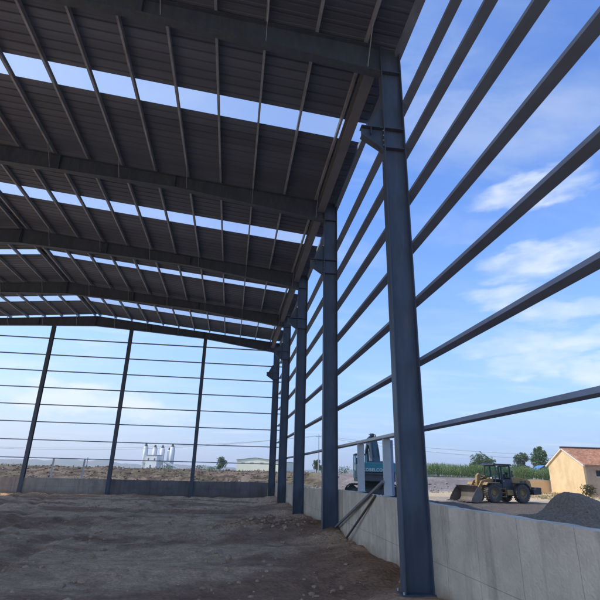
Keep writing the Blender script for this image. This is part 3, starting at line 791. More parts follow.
    MB().box((4.40, -1.53, .088), (4.72, 1.53, .112)).build('cutting_edge', M['bucket'], bko)
    for k in range(7):
        y = -1.35 + .45*k; MB().prism([(4.60, .055), (4.60, .15), (4.95, .10), (4.95, .07)], 'y', y-.05, y+.05).build('tooth', M['bucket'], bko)
    MB().prism([(3.55, 1.33), (3.72, 1.44), (3.74, 1.42), (3.58, 1.30)], 'y', -1.5, 1.5).build('spill_guard', M['bucket'], bko)
    # cab
    pf = MB().box((-1.0, -.78, 1.12), (.98, .78, 1.28)); pf.build('cab_floor', M['navy'], T)
    cb = MB()
    P = {'fb': (.98, 1.28), 'ft': (.78, 3.18)}
    for s in (1, -1):
        cb.bar((.95, s*.74, 1.28), (.74, s*.72, 3.2), .08); cb.bar((.12, s*.76, 1.28), (.10, s*.74, 3.2), .13, .10); cb.bar((-.95, s*.74, 1.28), (-.90, s*.72, 3.2), .11)
        cb.bar((.95, s*.74, 1.98), (-.95, s*.74, 1.98), .07)
        cb.box((.14, s*.70, 1.28), (.90, s*.76, 1.62)); cb.box((-.93, s*.70, 1.28), (.08, s*.76, 1.96))
    cb.bar((.96, -.7, 1.3), (.96, .7, 1.3), .08); cb.box((.90, -.7, 1.28), (.97, .7, 1.72)); cb.box((-.98, -.7, 1.28), (-.92, .7, 2.0))
    cb.bar((.75, -.7, 3.17), (.75, .7, 3.17), .09); cb.bar((-.9, -.7, 3.17), (-.9, .7, 3.17), .09)
    cbo = cb.build('cab_frame', M['navy'], T, bevel=.012)
    rf = MB().prism([(1.12, 3.22), (1.1, 3.30), (.95, 3.36), (-1.0, 3.36), (-1.12, 3.3), (-1.12, 3.22)], 'y', -.86, .86); rf.build('cab_roof', M['navy'], T, bevel=.03)
    def pane(name, vs): 
        a = MB(); n_ = (Vector(vs[1])-Vector(vs[0])).cross(Vector(vs[2])-Vector(vs[0])).normalized()*.006
        a.add([Vector(v) for v in vs] + [Vector(v)+n_ for v in vs], [(0,1,2,3),(7,6,5,4),(0,4,5,1),(1,5,6,2),(2,6,7,3),(3,7,4,0)]); a.build(name, M['glass'], cbo)
    pane('windshield', [(.93,-.68,1.74),(.93,.68,1.74),(.775,.66,3.12),(.775,-.66,3.12)])
    pane('window', [(-.93,-.66,2.02),(-.93,.66,2.02),(-.90,.65,3.12),(-.90,-.65,3.12)])
    for s in (1, -1):
        pane('window', [(.17,s*.735,2.03),(.88,s*.735,2.03),(.74,s*.725,3.12),(.16,s*.73,3.12)])
        pane('window', [(-.88,s*.735,2.03),(.04,s*.735,2.03),(.04,s*.73,3.12),(-.84,s*.725,3.12)])
        pane('window', [(.2,s*.735,1.64),(.88,s*.735,1.64),(.87,s*.735,1.93),(.2,s*.735,1.93)])
    st = MB().box((-.75,-.25,1.3),(-.2,.25,1.75)); st.prism([(-.75,1.75),(-.6,1.75),(-.68,2.45),(-.82,2.45)],'y',-.24,.24); st.build('seat', M['black'], cbo, bevel=.03)
    sw = MB().tube([(.55,0,1.3),(.4,0,1.95)], .035, 8); sw.lathe([(.2,-.02),(.23,0),(.2,.02),(.18,0)], (.38,0,1.98), 'z', 16); sw.build('steering_wheel', M['black'], cbo)
    dr = MB().box((-.9,.765,1.34),(.06,.79,1.94)); d = dr.build('door', M['navy'], T, bevel=.01); MB().cbox((-.02,.805,1.85),(.14,.03,.03)).build('handle', M['chrome'], d)
    # hood
    hd = MB().prism([(-3.35,1.18),(-1.03,1.18),(-1.03,2.18),(-1.5,2.22),(-2.9,2.06),(-3.3,1.85)], 'y', -.72, .72); ho = hd.build('engine_hood', M['yellow'], T, bevel=.05)
    for s in (1,-1):
        for k in range(5): MB().box((-2.1-.16*k, s*.721, 1.34), (-2.0-.16*k, s*.735, 1.9)).build('grille_slot', M['black'], ho)
        MB().box((-1.75, s*.721, 1.3),(-1.1, s*.732, 2.0)).build('side_panel', M['yellow'], ho)
    gr = MB().prism([(-3.355,1.25),(-3.335,1.80),(-3.325,1.80),(-3.345,1.25)],'y',-.55,.55); gr.build('rear_grille', M['black'], ho)
    ex = MB().tube([(-1.55,.28,2.15),(-1.55,.28,2.62),(-1.62,.28,2.74)], .065, 10); ex.build('exhaust_pipe', M['darksteel'], T)
    ac = MB().tube([(-1.45,-.3,2.15),(-1.45,-.3,2.4)], .07, 10); ac.tube([(-1.45,-.3,2.4),(-1.45,-.3,2.62)], .15, 14); ac.build('air_cleaner', M['black'], T)
    cw = MB().prism([(-3.95,.72),(-3.0,.68),(-3.0,1.17),(-3.34,1.17),(-3.36,1.36),(-4.0,1.32)], 'y', -1.25, 1.25); cw.build('counterweight', M['black'], T, bevel=.05)
    for s in (1,-1):
        MB().box((-4.02,s*.9,1.05),(-3.985,s*1.15,1.2)).build('tail_light', M['taillight'], T)
        ld = MB().box((-.05,s*.86,.45),(.02,s*.92,1.25)); ld.box((.5,s*.86,.45),(.57,s*.92,1.25))
        for k in range(3): ld.box((.02,s*.80,.48+.33*k),(.5,s*1.0,.53+.33*k))
        ld.build('ladder', M['yellow'], T)
        MB().box((-.85,s*.52,.62),(-.15,s*.98,1.1)).build('fuel_tank' if s > 0 else 'tool_box', M['yellow'] if s > 0 else M['black'], T, bevel=.04)
        hl = MB().tube([(1.5,s*1.0,1.74),(1.5,s*1.0,2.02)], .025, 6); hl.cbox((1.52,s*1.0,2.1),(.12,.2,.16)); h_ = hl.build('headlight', M['black'], T)
        MB().cbox((1.585,s*1.0,2.1),(.01,.16,.12)).build('lens', M['letter'], h_)
        mi = MB().bar((.95,s*.76,2.7),(1.15,s*1.05,2.72),.025); mi.cbox((1.16,s*1.1,2.66),(.04,.18,.3)); mi.build('mirror', M['black'], T)
    hr = MB().tube([(-1.1,.72,2.2),(-1.1,.72,2.6),(-2.6,.72,2.5),(-2.8,.72,2.05)], .02, 6); hr.build('handrail', M['yellow'], T)
    return T
M['taillight'] = mat('red_lens', (.4,.02,.02), .3)
ld = wheel_loader()
ld.rotation_euler = (0, 0, math.atan2(-.215, -.976))
# camera-side front wheel sits at local (1.62, 1.08)
a = ld.rotation_euler.z; ox, oy = 1.62*math.cos(a)-1.08*math.sin(a), 1.62*math.sin(a)+1.08*math.cos(a)
ld.location = (23.9-ox, 43.2-oy, .03)

# ------------------------------------------------------------------ excavator (local: X forward, Y left)
def excavator():
    T = thing('excavator', 'teal tracked excavator seen from behind, lettered counterweight toward the camera', 'excavator')
    for s in (1, -1):
        pr = []; L_, r_ = 1.55, .50
        for k in range(9): a = -math.pi/2 + math.pi*k/8; pr.append((L_ + r_*math.cos(a), r_+.02 + r_*math.sin(a)))
        for k in range(9): a = math.pi/2 + math.pi*k/8; pr.append((-L_ + r_*math.cos(a), r_+.02 + r_*math.sin(a)))
        tr = bpy.data.objects.new('track', None); col.objects.link(tr); tr.parent = T; tr.location = (-s*1.32*math.sin(R(84)), s*1.32*math.cos(R(84)), 0); tr.rotation_euler = (0, 0, R(84))
        bl = MB(); n = len(pr)
        inner = [(u*.955 if abs(u) < 1e-6 else u - .09*(1 if u > 0 else -1)*(abs(u)-L_ if abs(u) > L_ else 0)/r_, (v-.52)*.84+.52) for u, v in pr]
        vs = [(u, y, v) for y in (-.30, .30) for u, v in pr] + [(u, y, v) for y in (-.30, .30) for u, v in inner]; fs = []
        for i in range(n):
            j = (i+1) % n; fs += [(i, j, n+j, n+i), (2*n+i, 3*n+i, 3*n+j, 2*n+j), (i, 2*n+i, 2*n+j, j), (n+i, n+j, 3*n+j, 3*n+i)]
        bl.add(vs, fs)
        # grouser bars round the loop
        per = 2*(2*L_) + 2*math.pi*r_; m_ = 48
        for k in range(m_):
            d = per*k/m_
            if d < 2*L_: x, z, a = L_-d, 1.03, 0
            elif d < 2*L_+math.pi*r_: t = (d-2*L_)/r_; x, z, a = -L_-r_*math.sin(t), .52+r_*math.cos(t), t
            elif d < 4*L_+math.pi*r_: x, z, a = -L_+(d-2*L_-math.pi*r_), .01, math.pi
            else: t = (d-4*L_-math.pi*r_)/r_; x, z, a = L_+r_*math.sin(t), .52-r_*math.cos(t), math.pi+t
            bl.cbox((0,0,0), (.035,.60,.05), M=Matrix.Translation((x,0,z)) @ Matrix.Rotation(-a,4,'Y'))
        bl.build('belt', M['darksteel'], tr)
        fr = MB().prism([(-1.5,.35),(1.5,.35),(1.5,.72),(-1.5,.72)],'y',-.2,.2)
        for k in range(7): fr.lathe([(.02,-.24),(.13,-.24),(.13,.24),(.02,.24)], (-1.25+.42*k,0,.24), 'y', 12)
        fr.build('track_frame', M['slate'], tr)
        for x in (-1.55, 1.55): MB().lathe([(.02,-.1),(.38,-.1),(.38,.1),(.02,.1)], (x,0,.52), 'y', 20).build('sprocket', M['darksteel'], tr)
    uc = MB().box((-.9,-1.0,.5),(.9,1.0,.95)); uc.lathe([(.02,.95),(.7,.95),(.7,1.17),(.02,1.17)], (0,0,0), 'z', 28); uo = uc.build('undercarriage', M['slate'], T, bevel=.03); uo.rotation_euler = (0, 0, R(84))
    dk = MB().box((-1.9,-1.22,1.18),(1.9,1.22,1.4)); dk.build('deck', M['slate'], T, bevel=.03)
    # counterweight with rounded rear
    def rear(z0, z1, grow=0):
        pts = []
        for k in range(13):
            y = -1.27 + 2.54*k/12; pts.append((-2.45 - .62*math.sqrt(max(0, 1-(y/1.9)**2)) - grow, y))
        pts += [(-1.55, 1.27), (-1.55, -1.27)]
        return MB().prism(pts, 'z', z0, z1)
    cw = rear(1.84, 2.48).build('counterweight', M['teal'], T, bevel=.06)
    rear(1.24, 1.838, -.10).build('lower_counterweight', M['slate'], cw, bevel=.05)
    MB().prism([(-3.02,1.66),(-3.1,1.66),(-3.1,1.70),(-3.02,1.70)],'y',-1.1,1.1).build('trim_line', M['darksteel'], cw)
    cu = bpy.data.curves.new('lettering', 'FONT'); cu.body = 'KOBELCO'; cu.size = .285; cu.extrude = .012; cu.align_x = 'CENTER'; cu.align_y = 'CENTER'; cu.offset = .004; cu.space_character = 1.08
    to = bpy.data.objects.new('tmp', cu); col.objects.link(to)
    dg = bpy.context.evaluated_depsgraph_get(); tme = bpy.data.meshes.new_from_object(to.evaluated_get(dg)); bpy.data.objects.remove(to)
    for v in tme.vertices:
        tx, ty, tz = v.co; y = -tx*1.0 + .35
        v.co = (-2.45 - .62*math.sqrt(max(0, 1-(y/1.9)**2)) - .012 - tz, y, 1.985 + ty)
    tme.materials.clear(); tme.materials.append(M['letter'])
    lo = bpy.data.objects.new('lettering', tme); col.objects.link(lo); lo.parent = cw
    # engine bonnet and side boxes
    MB().box((-1.56,-1.23,1.41),(-.35,1.23,2.38)).build('engine_cover', M['teal'], T, bevel=.05)
    MB().box((-.34,-1.23,1.41),(1.5,-.85,2.15)).build('tank_box', M['teal'], T, bevel=.05)
    MB().box((-1.3,-.75,2.39),(-.5,.35,2.62)).build('bonnet', M['slate'], T, bevel=.05)
    MB().tube([(-1.1,-.95,2.38),(-1.1,-.95,2.72),(-1.16,-.95,2.8)], .06, 10).build('exhaust_pipe', M['darksteel'], T)
    # cab on the left
    cb = MB(); 
    for x, y in ((1.75,.46),(1.75,1.21),(.05,.46),(.05,1.21)): cb.bar((x,y,1.41),(x - (.25 if x > 1 else 0),y,3.08),.09)
    cb.box((.0,.42,1.41),(1.8,1.25,1.95)); cb.bar((.05,.46,2.25),(.05,1.21,2.25),.06); cb.box((.0,.42,1.95),(.06,1.25,2.3))
    co = cb.build('cab_frame', M['teal'], T, bevel=.015)
    MB().box((-.05,.40,3.06),(1.62,1.27,3.17)).build('cab_roof', M['slate'], T, bevel=.04)
    MB().box((.02,.5,2.3),(.03,1.17,3.02)).build('rear_window', M['glass'], co)
    MB().box((.1,1.215,2.0),(1.6,1.225,3.0)).build('window', M['glass'], co)
    MB().box((.1,.445,2.0),(1.5,.455,3.0)).build('window', M['glass'], co)
    MB().add([(1.78,.5,2.0),(1.78,1.3,2.0),(1.54,1.3,3.03),(1.54,.5,3.03),(1.79,.5,2.0),(1.79,1.3,2.0),(1.55,1.3,3.03),(1.55,.5,3.03)],[(0,1,2,3),(7,6,5,4),(0,4,5,1),(1,5,6,2),(2,6,7,3),(3,7,4,0)]).build('windshield', M['glass'], co)
    sb = MB().box((.4,.65,1.96),(.9,1.15,2.2)); sb.box((.35,.65,2.2),(.5,1.15,2.85)); sb.build('seat', M['black'], co, bevel=.04)
    # boom, arm, bucket
    yb = -.5
    bm_ = MB().prism([(.55,1.55),(.95,1.35),(2.0,2.8),(3.1,3.9),(4.4,4.1),(6.2,3.35),(6.3,3.65),(4.6,4.6),(3.0,4.68),(1.6,3.5)],'y',yb-.31,yb+.31); bo = bm_.build('boom', M['tealdark'], T, bevel=.03)
    for s in (.36,-.36):
        c_ = MB().tube([(1.5,yb+s,1.55),(2.05,yb+s,2.5)],.10,12).build('boom_cylinder', M['slate'], T); MB().tube([(2.05,yb+s,2.5),(2.75,yb+s,3.65)],.055,10).build('piston_rod', M['chrome'], c_)
    c_ = MB().tube([(2.7,yb,4.76),(4.1,yb,4.88)],.12,12).build('arm_cylinder', M['slate'], T); MB().tube([(4.1,yb,4.88),(5.9,yb,4.4)],.055,10).build('piston_rod', M['chrome'], c_)
    for s in (.2,-.2): MB().tube([(1.2,yb+s,3.0),(2.1,yb+s,4.3),(2.9,yb+s,4.8),(3.8,yb+s,4.86)],.035,6).build('hydraulic_hose', M['black'], T)
    MB().prism([(5.75,4.25),(6.15,4.2),(6.5,3.4),(6.2,1.3),(5.95,1.2),(5.95,3.1)],'y',yb-.18,yb+.18).build('arm', M['tealdark'], T, bevel=.02)
    MB().prism([(5.9,1.25),(6.3,1.3),(6.6,.9),(6.5,.35),(6.0,.0),(5.3,.15),(5.9,.35),(6.1,.8)],'y',yb-.6,yb+.6).build('bucket', M['bucket'], T, bevel=.02)
    # handrails
    hr = MB().tube([(-.3,-1.2,2.15),(-.3,-1.2,3.0),(-.22,-1.2,3.12),(.2,-1.2,3.12),(.3,-1.2,3.0),(.3,-1.2,2.15)],.022,6); hr.build('handrail', M['letter'], T)
    hr = MB().tube([(-1.5,-1.2,2.4),(-1.5,-1.2,2.75),(-.4,-1.2,2.75),(-.4,-1.2,2.4)],.02,6); hr.build('handrail', M['slate'], T)
    mi = MB().bar((1.4,-1.3,2.15),(1.45,-1.4,2.6),.03); mi.cbox((1.45,-1.48,2.72),(.04,.2,.34)); mi.build('mirror', M['black'], T)
    return T
ex = excavator(); ex.location = (10.7, 36.6, .48); ex.rotation_euler = (0, 0, R(90-9))

# ------------------------------------------------------------------ trees
def tree(name, loc, ht, wd, trunk_h, label, m, grp, seed, shape='round', n=900, ls=.32):
    g = random.Random(seed)
    T = thing(name, label, 'tree', (loc[0], loc[1], hgt(loc[0], loc[1]) - .1), 0, grp)
    tk = MB(); r0 = ht*.028 + .04
    tk.tube([(0,0,0),(g.uniform(-.1,.1),0,trunk_h*.6),(g.uniform(-.2,.2),g.uniform(-.2,.2),trunk_h*1.2),(0,0,ht*.85)],[r0*1.3,r0,r0*.8,r0*.2],8)
    cl = []
    for k in range(14 if shape == 'round' else 12):
        t = g.random()
        if shape == 'round':
            a = g.uniform(0,6.28); rr = math.sqrt(g.random())*wd*.36; z = trunk_h + (ht-trunk_h)*(.18+.68*t)
            lim = math.sin(math.pi*min(1,max(.12,(z-trunk_h)/(ht-trunk_h))))**.6; rr *= lim
            c_ = Vector((rr*math.cos(a), rr*math.sin(a), z)); s = wd*g.uniform(.14,.24)
        else:
            z = trunk_h + (ht-trunk_h)*(k+.5)/12; w = wd*.5*math.sin(math.pi*min(.97,.18+.8*(k+.5)/12))**.8
            a = g.uniform(0,6.28); c_ = Vector((w*.35*math.cos(a), w*.35*math.sin(a), z)); s = max(.3, w*.62)
        cl.append((c_, s)); tk.tube([(0,0,max(trunk_h*.7, c_.z*.6)), c_*.6+Vector((0,0,c_.z*.32)), c_],[r0*.4,r0*.25,r0*.08],5)
    tk.build('trunk', M['bark'], T)
    cr = MB()
    for i in range(n):
        c_, s = cl[g.randrange(len(cl))]
        d = Vector((g.gauss(0,1), g.gauss(0,1), g.gauss(0,.8))).normalized()*s*(g.random()**.4)*1.15
        p = c_ + d; l = ls*g.uniform(.6,1.5)
        u = Vector((g.gauss(0,1), g.gauss(0,1), g.gauss(0,.7))).normalized(); v = u.cross(Vector((g.gauss(0,1), g.gauss(0,1), g.gauss(0,1)))).normalized()
        cr.add([p-u*l*.6, p+v*l*.32, p+u*l*.6, p-v*l*.32], [(0,1,2,3)])
    cr.build('crown', m, T)
    return T
tree('broadleaf_tree', (94.8,178), 9.2, 10.5, 1.0, 'round bushy tree above the corn, left of the loader cab', M['leaf'], 'trees beyond the corn', 1, 'round', 3800, .6)
tree('broadleaf_tree', (110.5,176.2), 9.3, 6.8, .8, 'medium bushy tree above the corn, right of the loader cab', M['leaf'], 'trees beyond the corn', 2, 'round', 2600, .55)
tree('poplar_tree', (84.6,126), 8.6, 6.6, .4, 'tall pointed tree beside the farmhouse gable', M['poplar'], 'trees beyond the corn', 3, 'cone', 4200, .42)
tree('broadleaf_tree', (36.6,207), 5.6, 4.2, .9, 'small dark tree seen between the second and third columns', M['leaf'], 'far trees', 4, 'round', 1300, .45)
tree('broadleaf_tree', (-3.7,213.5), 5.4, 6.0, .3, 'ragged dark tree standing left of the cream warehouse', M['leaf'], 'far trees', 5, 'round', 1100, .5)
g = random.Random(77)
bl = ['pale low bush on the far bank, just right of the first gable post', 'small low bush beside the ragged dark tree', 'yellowish low bush left of the excavator', 'low bush beneath the small dark tree', 'pale low bush right of the white silos']
for (x, y, h, w), lab in zip(((-11.0,190,2.0,4.5),(-7.0,200,1.6,4),(37.2,160,2.6,5),(33.0,170,1.6,4.4),(-27,230,1.8,5)), bl):
    T = thing('bush', lab, 'bush', (x, y, hgt(x, y)-.05), 0, 'low bushes on the bank')
    b_ = MB(); st = MB()
    for k in range(5): st.bar((0,0,0),(g.uniform(-.4,.4)*w,g.uniform(-.3,.3)*w,h*.7),.05)
    st.build('stem', M['bark'], T)
    for i in range(260):
        p = Vector((g.gauss(0,.28)*w, g.gauss(0,.2)*w, h*(.1+.9*g.random()**1.1)*(1-.3*g.random()))); l = .35*g.uniform(.6,1.4)
        u = Vector((g.gauss(0,1),g.gauss(0,1),g.gauss(0,1))).normalized(); v = u.cross(Vector((g.gauss(0,1),g.gauss(0,1),g.gauss(0,1)))).normalized()
        b_.add([p-u*l*.6, p+v*l*.3, p+u*l*.6, p-v*l*.3], [(0,1,2,3)])
    b_.build('foliage', M['poplar'], T)

T = thing('dry_shrub', 'small dry shrub at the shaded corner of the farmhouse', 'shrub', (41.3, 53.2, hgt(41.3,53.2)))
b_ = MB()
for i in range(120):
    a = g.uniform(0,6.28); l = g.uniform(.5,1.3); q = (math.cos(a)*l*.5, math.sin(a)*l*.4, l)
    b_.bar((0,0,0), q, .02)
b_.build('stem', M['bark'], T)
b_ = MB()
for i in range(320):
    p = Vector((g.gauss(0,.35), g.gauss(0,.3), .25+1.0*g.random())); l = .14*g.uniform(.6,1.5)
    u = Vector((g.gauss(0,1),g.gauss(0,1),g.gauss(0,1))).normalized(); v = u.cross(Vector((g.gauss(0,1),g.gauss(0,1),g.gauss(0,1)))).normalized()
    b_.add([p-u*l, p+v*l*.5, p+u*l, p-v*l*.5], [(0,1,2,3)])
b_.build('foliage', M['weed'], T)

# ------------------------------------------------------------------ corn field
g = random.Random(5)
cm = MB()
for r_ in range(11):
    y = 85.6 + .8*r_
    x = 27.5
    while x < 92:
        x += .30*g.uniform(.75, 1.25)
        if r_ > 4 and g.random() < .35: continue
        px, py = x, y + g.uniform(-.12, .12); z = hgt(px, py) - .05; h = g.uniform(1.75, 2.45) + .25*nz(px, py, .25, 81)
        cm.add([(px-.02,py,z),(px+.02,py,z),(px+.012,py,z+h),(px-.012,py,z+h)], [(0,1,2,3)])
        for k in range(8):
            a = g.uniform(0, 6.28); zz = z + h*(.18 + .78*k/8); l = g.uniform(.5, .85); w = g.uniform(.035, .06)
            dx, dy = math.cos(a), math.sin(a); sx, sy = -dy*w, dx*w
            q = [(px, py, zz), (px+dx*l*.45, py+dy*l*.45, zz+l*.42), (px+dx*l, py+dy*l, zz+l*g.uniform(-.05,.3))]
            cm.add([(q[0][0]-sx*.6,q[0][1]-sy*.6,q[0][2]),(q[0][0]+sx*.6,q[0][1]+sy*.6,q[0][2]),(q[1][0]+sx,q[1][1]+sy,q[1][2]),(q[1][0]-sx,q[1][1]-sy,q[1][2]),q[2]], [(0,1,2,3),(3,2,4)])
        for k in range(3):
            a = g.uniform(0,6.28); cm.add([(px-.01,py,z+h-.05),(px+.015,py,z+h-.05),(px+.12*math.cos(a),py+.12*math.sin(a),z+h+g.uniform(.15,.3))], [(0,1,2)], 1)
o = cm.build('corn_field', [M['corn'], M['tassel']]); tag(o, kind='stuff')
o['label'] = 'dense green corn crop growing on top of the earth bank'

# ------------------------------------------------------------------ blue-roofed shed, far warehouse, silo plant
T = thing('blue_roofed_shed', 'small shed with a blue sheet roof beyond the corn, beside the farmhouse', 'shed', (77.8, 116, hgt(77.8,116)-.2), R(-12))
MB().box((-1.6,-2,0),(1.6,2,2.6)).build('wall', M['creamclad'], T)
MB().prism([(-1.9,2.5),(0,3.6),(1.9,2.5),(1.9,2.58),(0,3.70),(-1.9,2.58)],'y',-2.3,2.3).build('roof', M['blueroof'], T)
MB().box((-.5,-2.02,0),(.5,-2.003,2.0)).build('door', M['slate'], T)
T = thing('warehouse', 'long cream warehouse on the horizon, left of the corner column', 'warehouse', (11.0, 212, hgt(11,212)-.3), R(-22))
MB().prism([(-8.6,0),(12,0),(12,4.3),(0,5.7),(-8.6,4.7)],'y',0,30).build('wall', M['creamclad'], T)
MB().prism([(-8.9,4.76),(0,5.76),(12.3,4.36),(12.3,4.5),(0,5.9),(-8.9,4.9)],'y',-.3,30.3).build('roof', M['creamroof'], T)
for x in (-6.5, -2.5, 2, 6): MB().box((x,-.02,3.2),(x+1.6,-.003,3.9)).build('window', M['creamroof'], T)

T = thing('batching_plant', 'white plant building in front of the silos', 'building', (-50.5, 344, 1.2), R(-24))
MB().box((-3.9,-3,0),(4.1,3,9.2)).build('wall', M['white'], T)
MB().box((-4.1,-3.2,9.22),(4.3,3.2,9.5)).build('roof', M['siloshade'], T)
MB().box((-.7,-3.05,0),(.3,-3.005,3.2)).build('door', M['slate'], T)
for x, z in ((-2.7, 6.2), (2.0, 6.2)): MB().box((x,-3.05,z),(x+1.0,-3.005,z+1.2)).build('window', M['slate'], T)
sil = [(-57.0,347,16.0,1.5,'leftmost'),(-51.6,352,15.6,1.5,'second from the left'),(-46.4,351,15.4,1.5,'third from the left'),(-42.0,352,14.2,1.1,'slim fourth'),(-39.4,348,16.2,1.6,'rightmost, free-standing')]
for x, y, h, r, w in sil:
    T = thing('cement_silo', f'white cement silo with a dark cap, {w} of the row', 'silo', (x, y, 1.0), 0, 'white cement silos')
    MB().lathe([(.05,3.2),(.3,3.2),(r,5.4),(r,h*.93),(r*.6,h*.96),(.05,h*.96)], (0,0,0), 'z', 22).build('body', M['white'], T, smooth=True)
    cp = MB().lathe([(.05,h*.90),(r*.72,h*.90),(r*.72,h*1.0),(.05,h*1.0)], (0,0,0), 'z', 12); cp.cbox((0,-.2,h*1.03),(r*.8,r*.8,h*.07)); cp.build('cap', M['siloshade'], T)
    lg = [(r*.7,r*.7),(-r*.7,r*.7),(r*.7,-r*.7),(-r*.7,-r*.7)]
    for a, b_ in lg: MB().tube([(a,b_,0),(a,b_,5.6)], .18, 6).build('leg', M['white'], T)
    MB().bar((r*.98,-r*.4,1.0),(r*.98,-r*.4,h*.92),.25,.12).build('ladder', M['siloshade'], T)
T = thing('conveyor', 'white inclined conveyor running down to the right from the plant', 'conveyor', (-46.2, 343, 1.0), R(-8))
MB().bar((0,0,7.2),(13.5,0,1.2),1.5,1.1).build('gallery', M['white'], T)
MB().bar((0,-.2,6.5),(13.5,-.2,.5),1.6,.15).build('underside', M['siloshade'], T)
for x in (3.5, 8.0): MB().bar((x,0,0),(x,0,7.0-x*.45),.3).build('trestle', M['siloshade'], T)

# ------------------------------------------------------------------ utility poles and wires
def upole(x, y, h, lab):
    T = thing('utility_pole', lab, 'pole', (x, y, hgt(x, y)), R(-10), 'utility poles')
    MB().tube([(0,0,-.5),(0,0,h)],[.19,.12],10).build('pole', M['pole'], T)
    MB().box((-1.0,-.06,h-.75),(1.0,.06,h-.63)).build('crossarm', M['pole'], T)
    for k in (-.85,-.3,.85): MB().tube([(k,0,h-.63),(k,0,h-.40)],.06,8).build('insulator', M['white'], T)
    return T
upole(27.5, 152.8, 11.6, 'pale concrete utility pole seen between the second and third columns')
upole(-44.8, 166, 3.0, 'short distant pole on the left bank between the gable posts')
upole(-92, 172, 6.2, 'utility pole beyond the left edge'); upole(131, 141.5, 8.2, 'utility pole behind the farmhouse roof')
def wire(p, q, sag, lab):
    p, q = Vector(p), Vector(q); pts = []
    for i in range(25):
        t = i/24; v = p.lerp(q, t); v.z -= sag*4*t*(1-t); pts.append(v)
    tag(MB().tube(pts, .028, 4).build('power_wire', M['wire']), lab, 'wire', 'overhead power wires')
def A(k): return (27.5+k*math.cos(R(-10)), 152.8+k*math.sin(R(-10)), hgt(27.5,152.8)+11.2)
def Lp(k): return (-92+k, 172-.17*k, hgt(-92,172)+5.8)
def Rp(k): return (131+k, 141.5-.17*k, hgt(131,141.5)+7.8)
wire(Lp(.85), A(.85), 2.2, 'upper thin power wire above the silos, left of the pale utility pole')
wire(Lp(-.85), A(-.85), 2.8, 'lower thin power wire above the silos, left of the pale utility pole')
wire(A(.85), Rp(.85), 1.8, 'upper thin power wire above the corn field')
wire(A(-.85), Rp(-.85), 3.0, 'lower thin power wire above the corn field')

# ------------------------------------------------------------------ air
hzb = MB().box((-3800, -420, -30), (3800, 3900, 75))
hm_ = bpy.data.materials.new('haze_air'); hm_.use_nodes = True
nt = hm_.node_tree; nt.nodes.remove(nt.nodes['Principled BSDF'])
pv = nt.nodes.new('ShaderNodeVolumePrincipled'); pv.inputs['Color'].default_value = (.95,.96,1,1); pv.inputs['Density'].default_value = .0003; pv.inputs['Anisotropy'].default_value = .2
nt.links.new(pv.outputs['Volume'], nt.nodes['Material Output'].inputs['Volume'])
tag(hzb.build('haze', hm_), kind='stuff')

# ------------------------------------------------------------------ light, sky
EL = R(46); sd = Vector((-.998*math.cos(EL), .06*math.cos(EL), math.sin(EL)))
sl = bpy.data.lights.new('sun', 'SUN'); sl.energy = 3.2; sl.angle = R(.6); sl.color = (1, .93, .82)
so = bpy.data.objects.new('sun', sl); col.objects.link(so); so.rotation_euler = sd.to_track_quat('Z', 'Y').to_euler()
w = bpy.data.worlds.new('World'); scene.world = w; w.use_nodes = True
N = w.node_tree.nodes; L = w.node_tree.links; bg = N['Background']
sky = N.new('ShaderNodeTexSky'); sky.sky_type = 'NISHITA'; sky.sun_disc = False; sky.sun_elevation = EL
sky.sun_rotation = math.atan2(sd.x, sd.y); sky.air_density = 1.2; sky.dust_density = .6; sky.ozone_density = 2.0; sky.altitude = 50
tc = N.new('ShaderNodeTexCoord')
def math_(op, a, b_=None, clamp=False):
    n_ = N.new('ShaderNodeMath'); n_.operation = op; n_.use_clamp = clamp
    for i, v in enumerate((a, b_)):
        if v is None: continue
        if isinstance(v, (int, float)): n_.inputs[i].default_value = v
        else: L.new(v, n_.inputs[i])
    return n_.outputs[0]
def rngn(v, a, b_, c_=0, d_=1, smooth=True):
    n_ = N.new('ShaderNodeMapRange'); n_.interpolation_type = 'SMOOTHSTEP' if smooth else 'LINEAR'
    n_.inputs['From Min'].default_value = a; n_.inputs['From Max'].default_value = b_; n_.inputs['To Min'].default_value = c_; n_.inputs['To Max'].default_value = d_
    L.new(v, n_.inputs['Value']); return n_.outputs['Result']
sep = N.new('ShaderNodeSeparateXYZ'); L.new(tc.outputs['Generated'], sep.inputs[0])
# cloud sheet: project the view direction on a plane high above
zz = math_('MAXIMUM', sep.outputs['Z'], .03); zz = math_('ADD', zz, .06)
cx_ = N.new('ShaderNodeCombineXYZ'); L.new(math_('DIVIDE', sep.outputs['X'], zz), cx_.inputs['X']); L.new(math_('DIVIDE', sep.outputs['Y'], zz), cx_.inputs['Y'])
mp = N.new('ShaderNodeMapping'); mp.inputs['Rotation'].default_value = (0,0,R(28)); mp.inputs['Scale'].default_value = (.75, 1.7, 1); mp.inputs['Location'].default_value = (1.3, .4, 0)
L.new(cx_.outputs['Vector'], mp.inputs['Vector'])
def sn(s, d_, r_, dist=0):
    n_ = N.new('ShaderNodeTexNoise'); n_.inputs['Scale'].default_value = s; n_.inputs['Detail'].default_value = d_; n_.inputs['Roughness'].default_value = r_; n_.inputs['Distortion'].default_value = dist
    L.new(mp.outputs['Vector'], n_.inputs['Vector']); return n_.outputs['Fac']
def lobe(d, a, b_):
    n_ = N.new('ShaderNodeVectorMath'); n_.operation = 'DOT_PRODUCT'; n_.inputs[1].default_value = Vector(d).normalized(); L.new(tc.outputs['Generated'], n_.inputs[0])
    return rngn(n_.outputs['Value'], math.cos(R(b_)), math.cos(R(a)))
wisp = rngn(sn(1.5, 9, .60, .5), .42, .74)
soft = rngn(sn(.55, 3, .5), .36, .66)
cl1 = math_('MULTIPLY', math_('MULTIPLY', wisp, soft), .42, True)
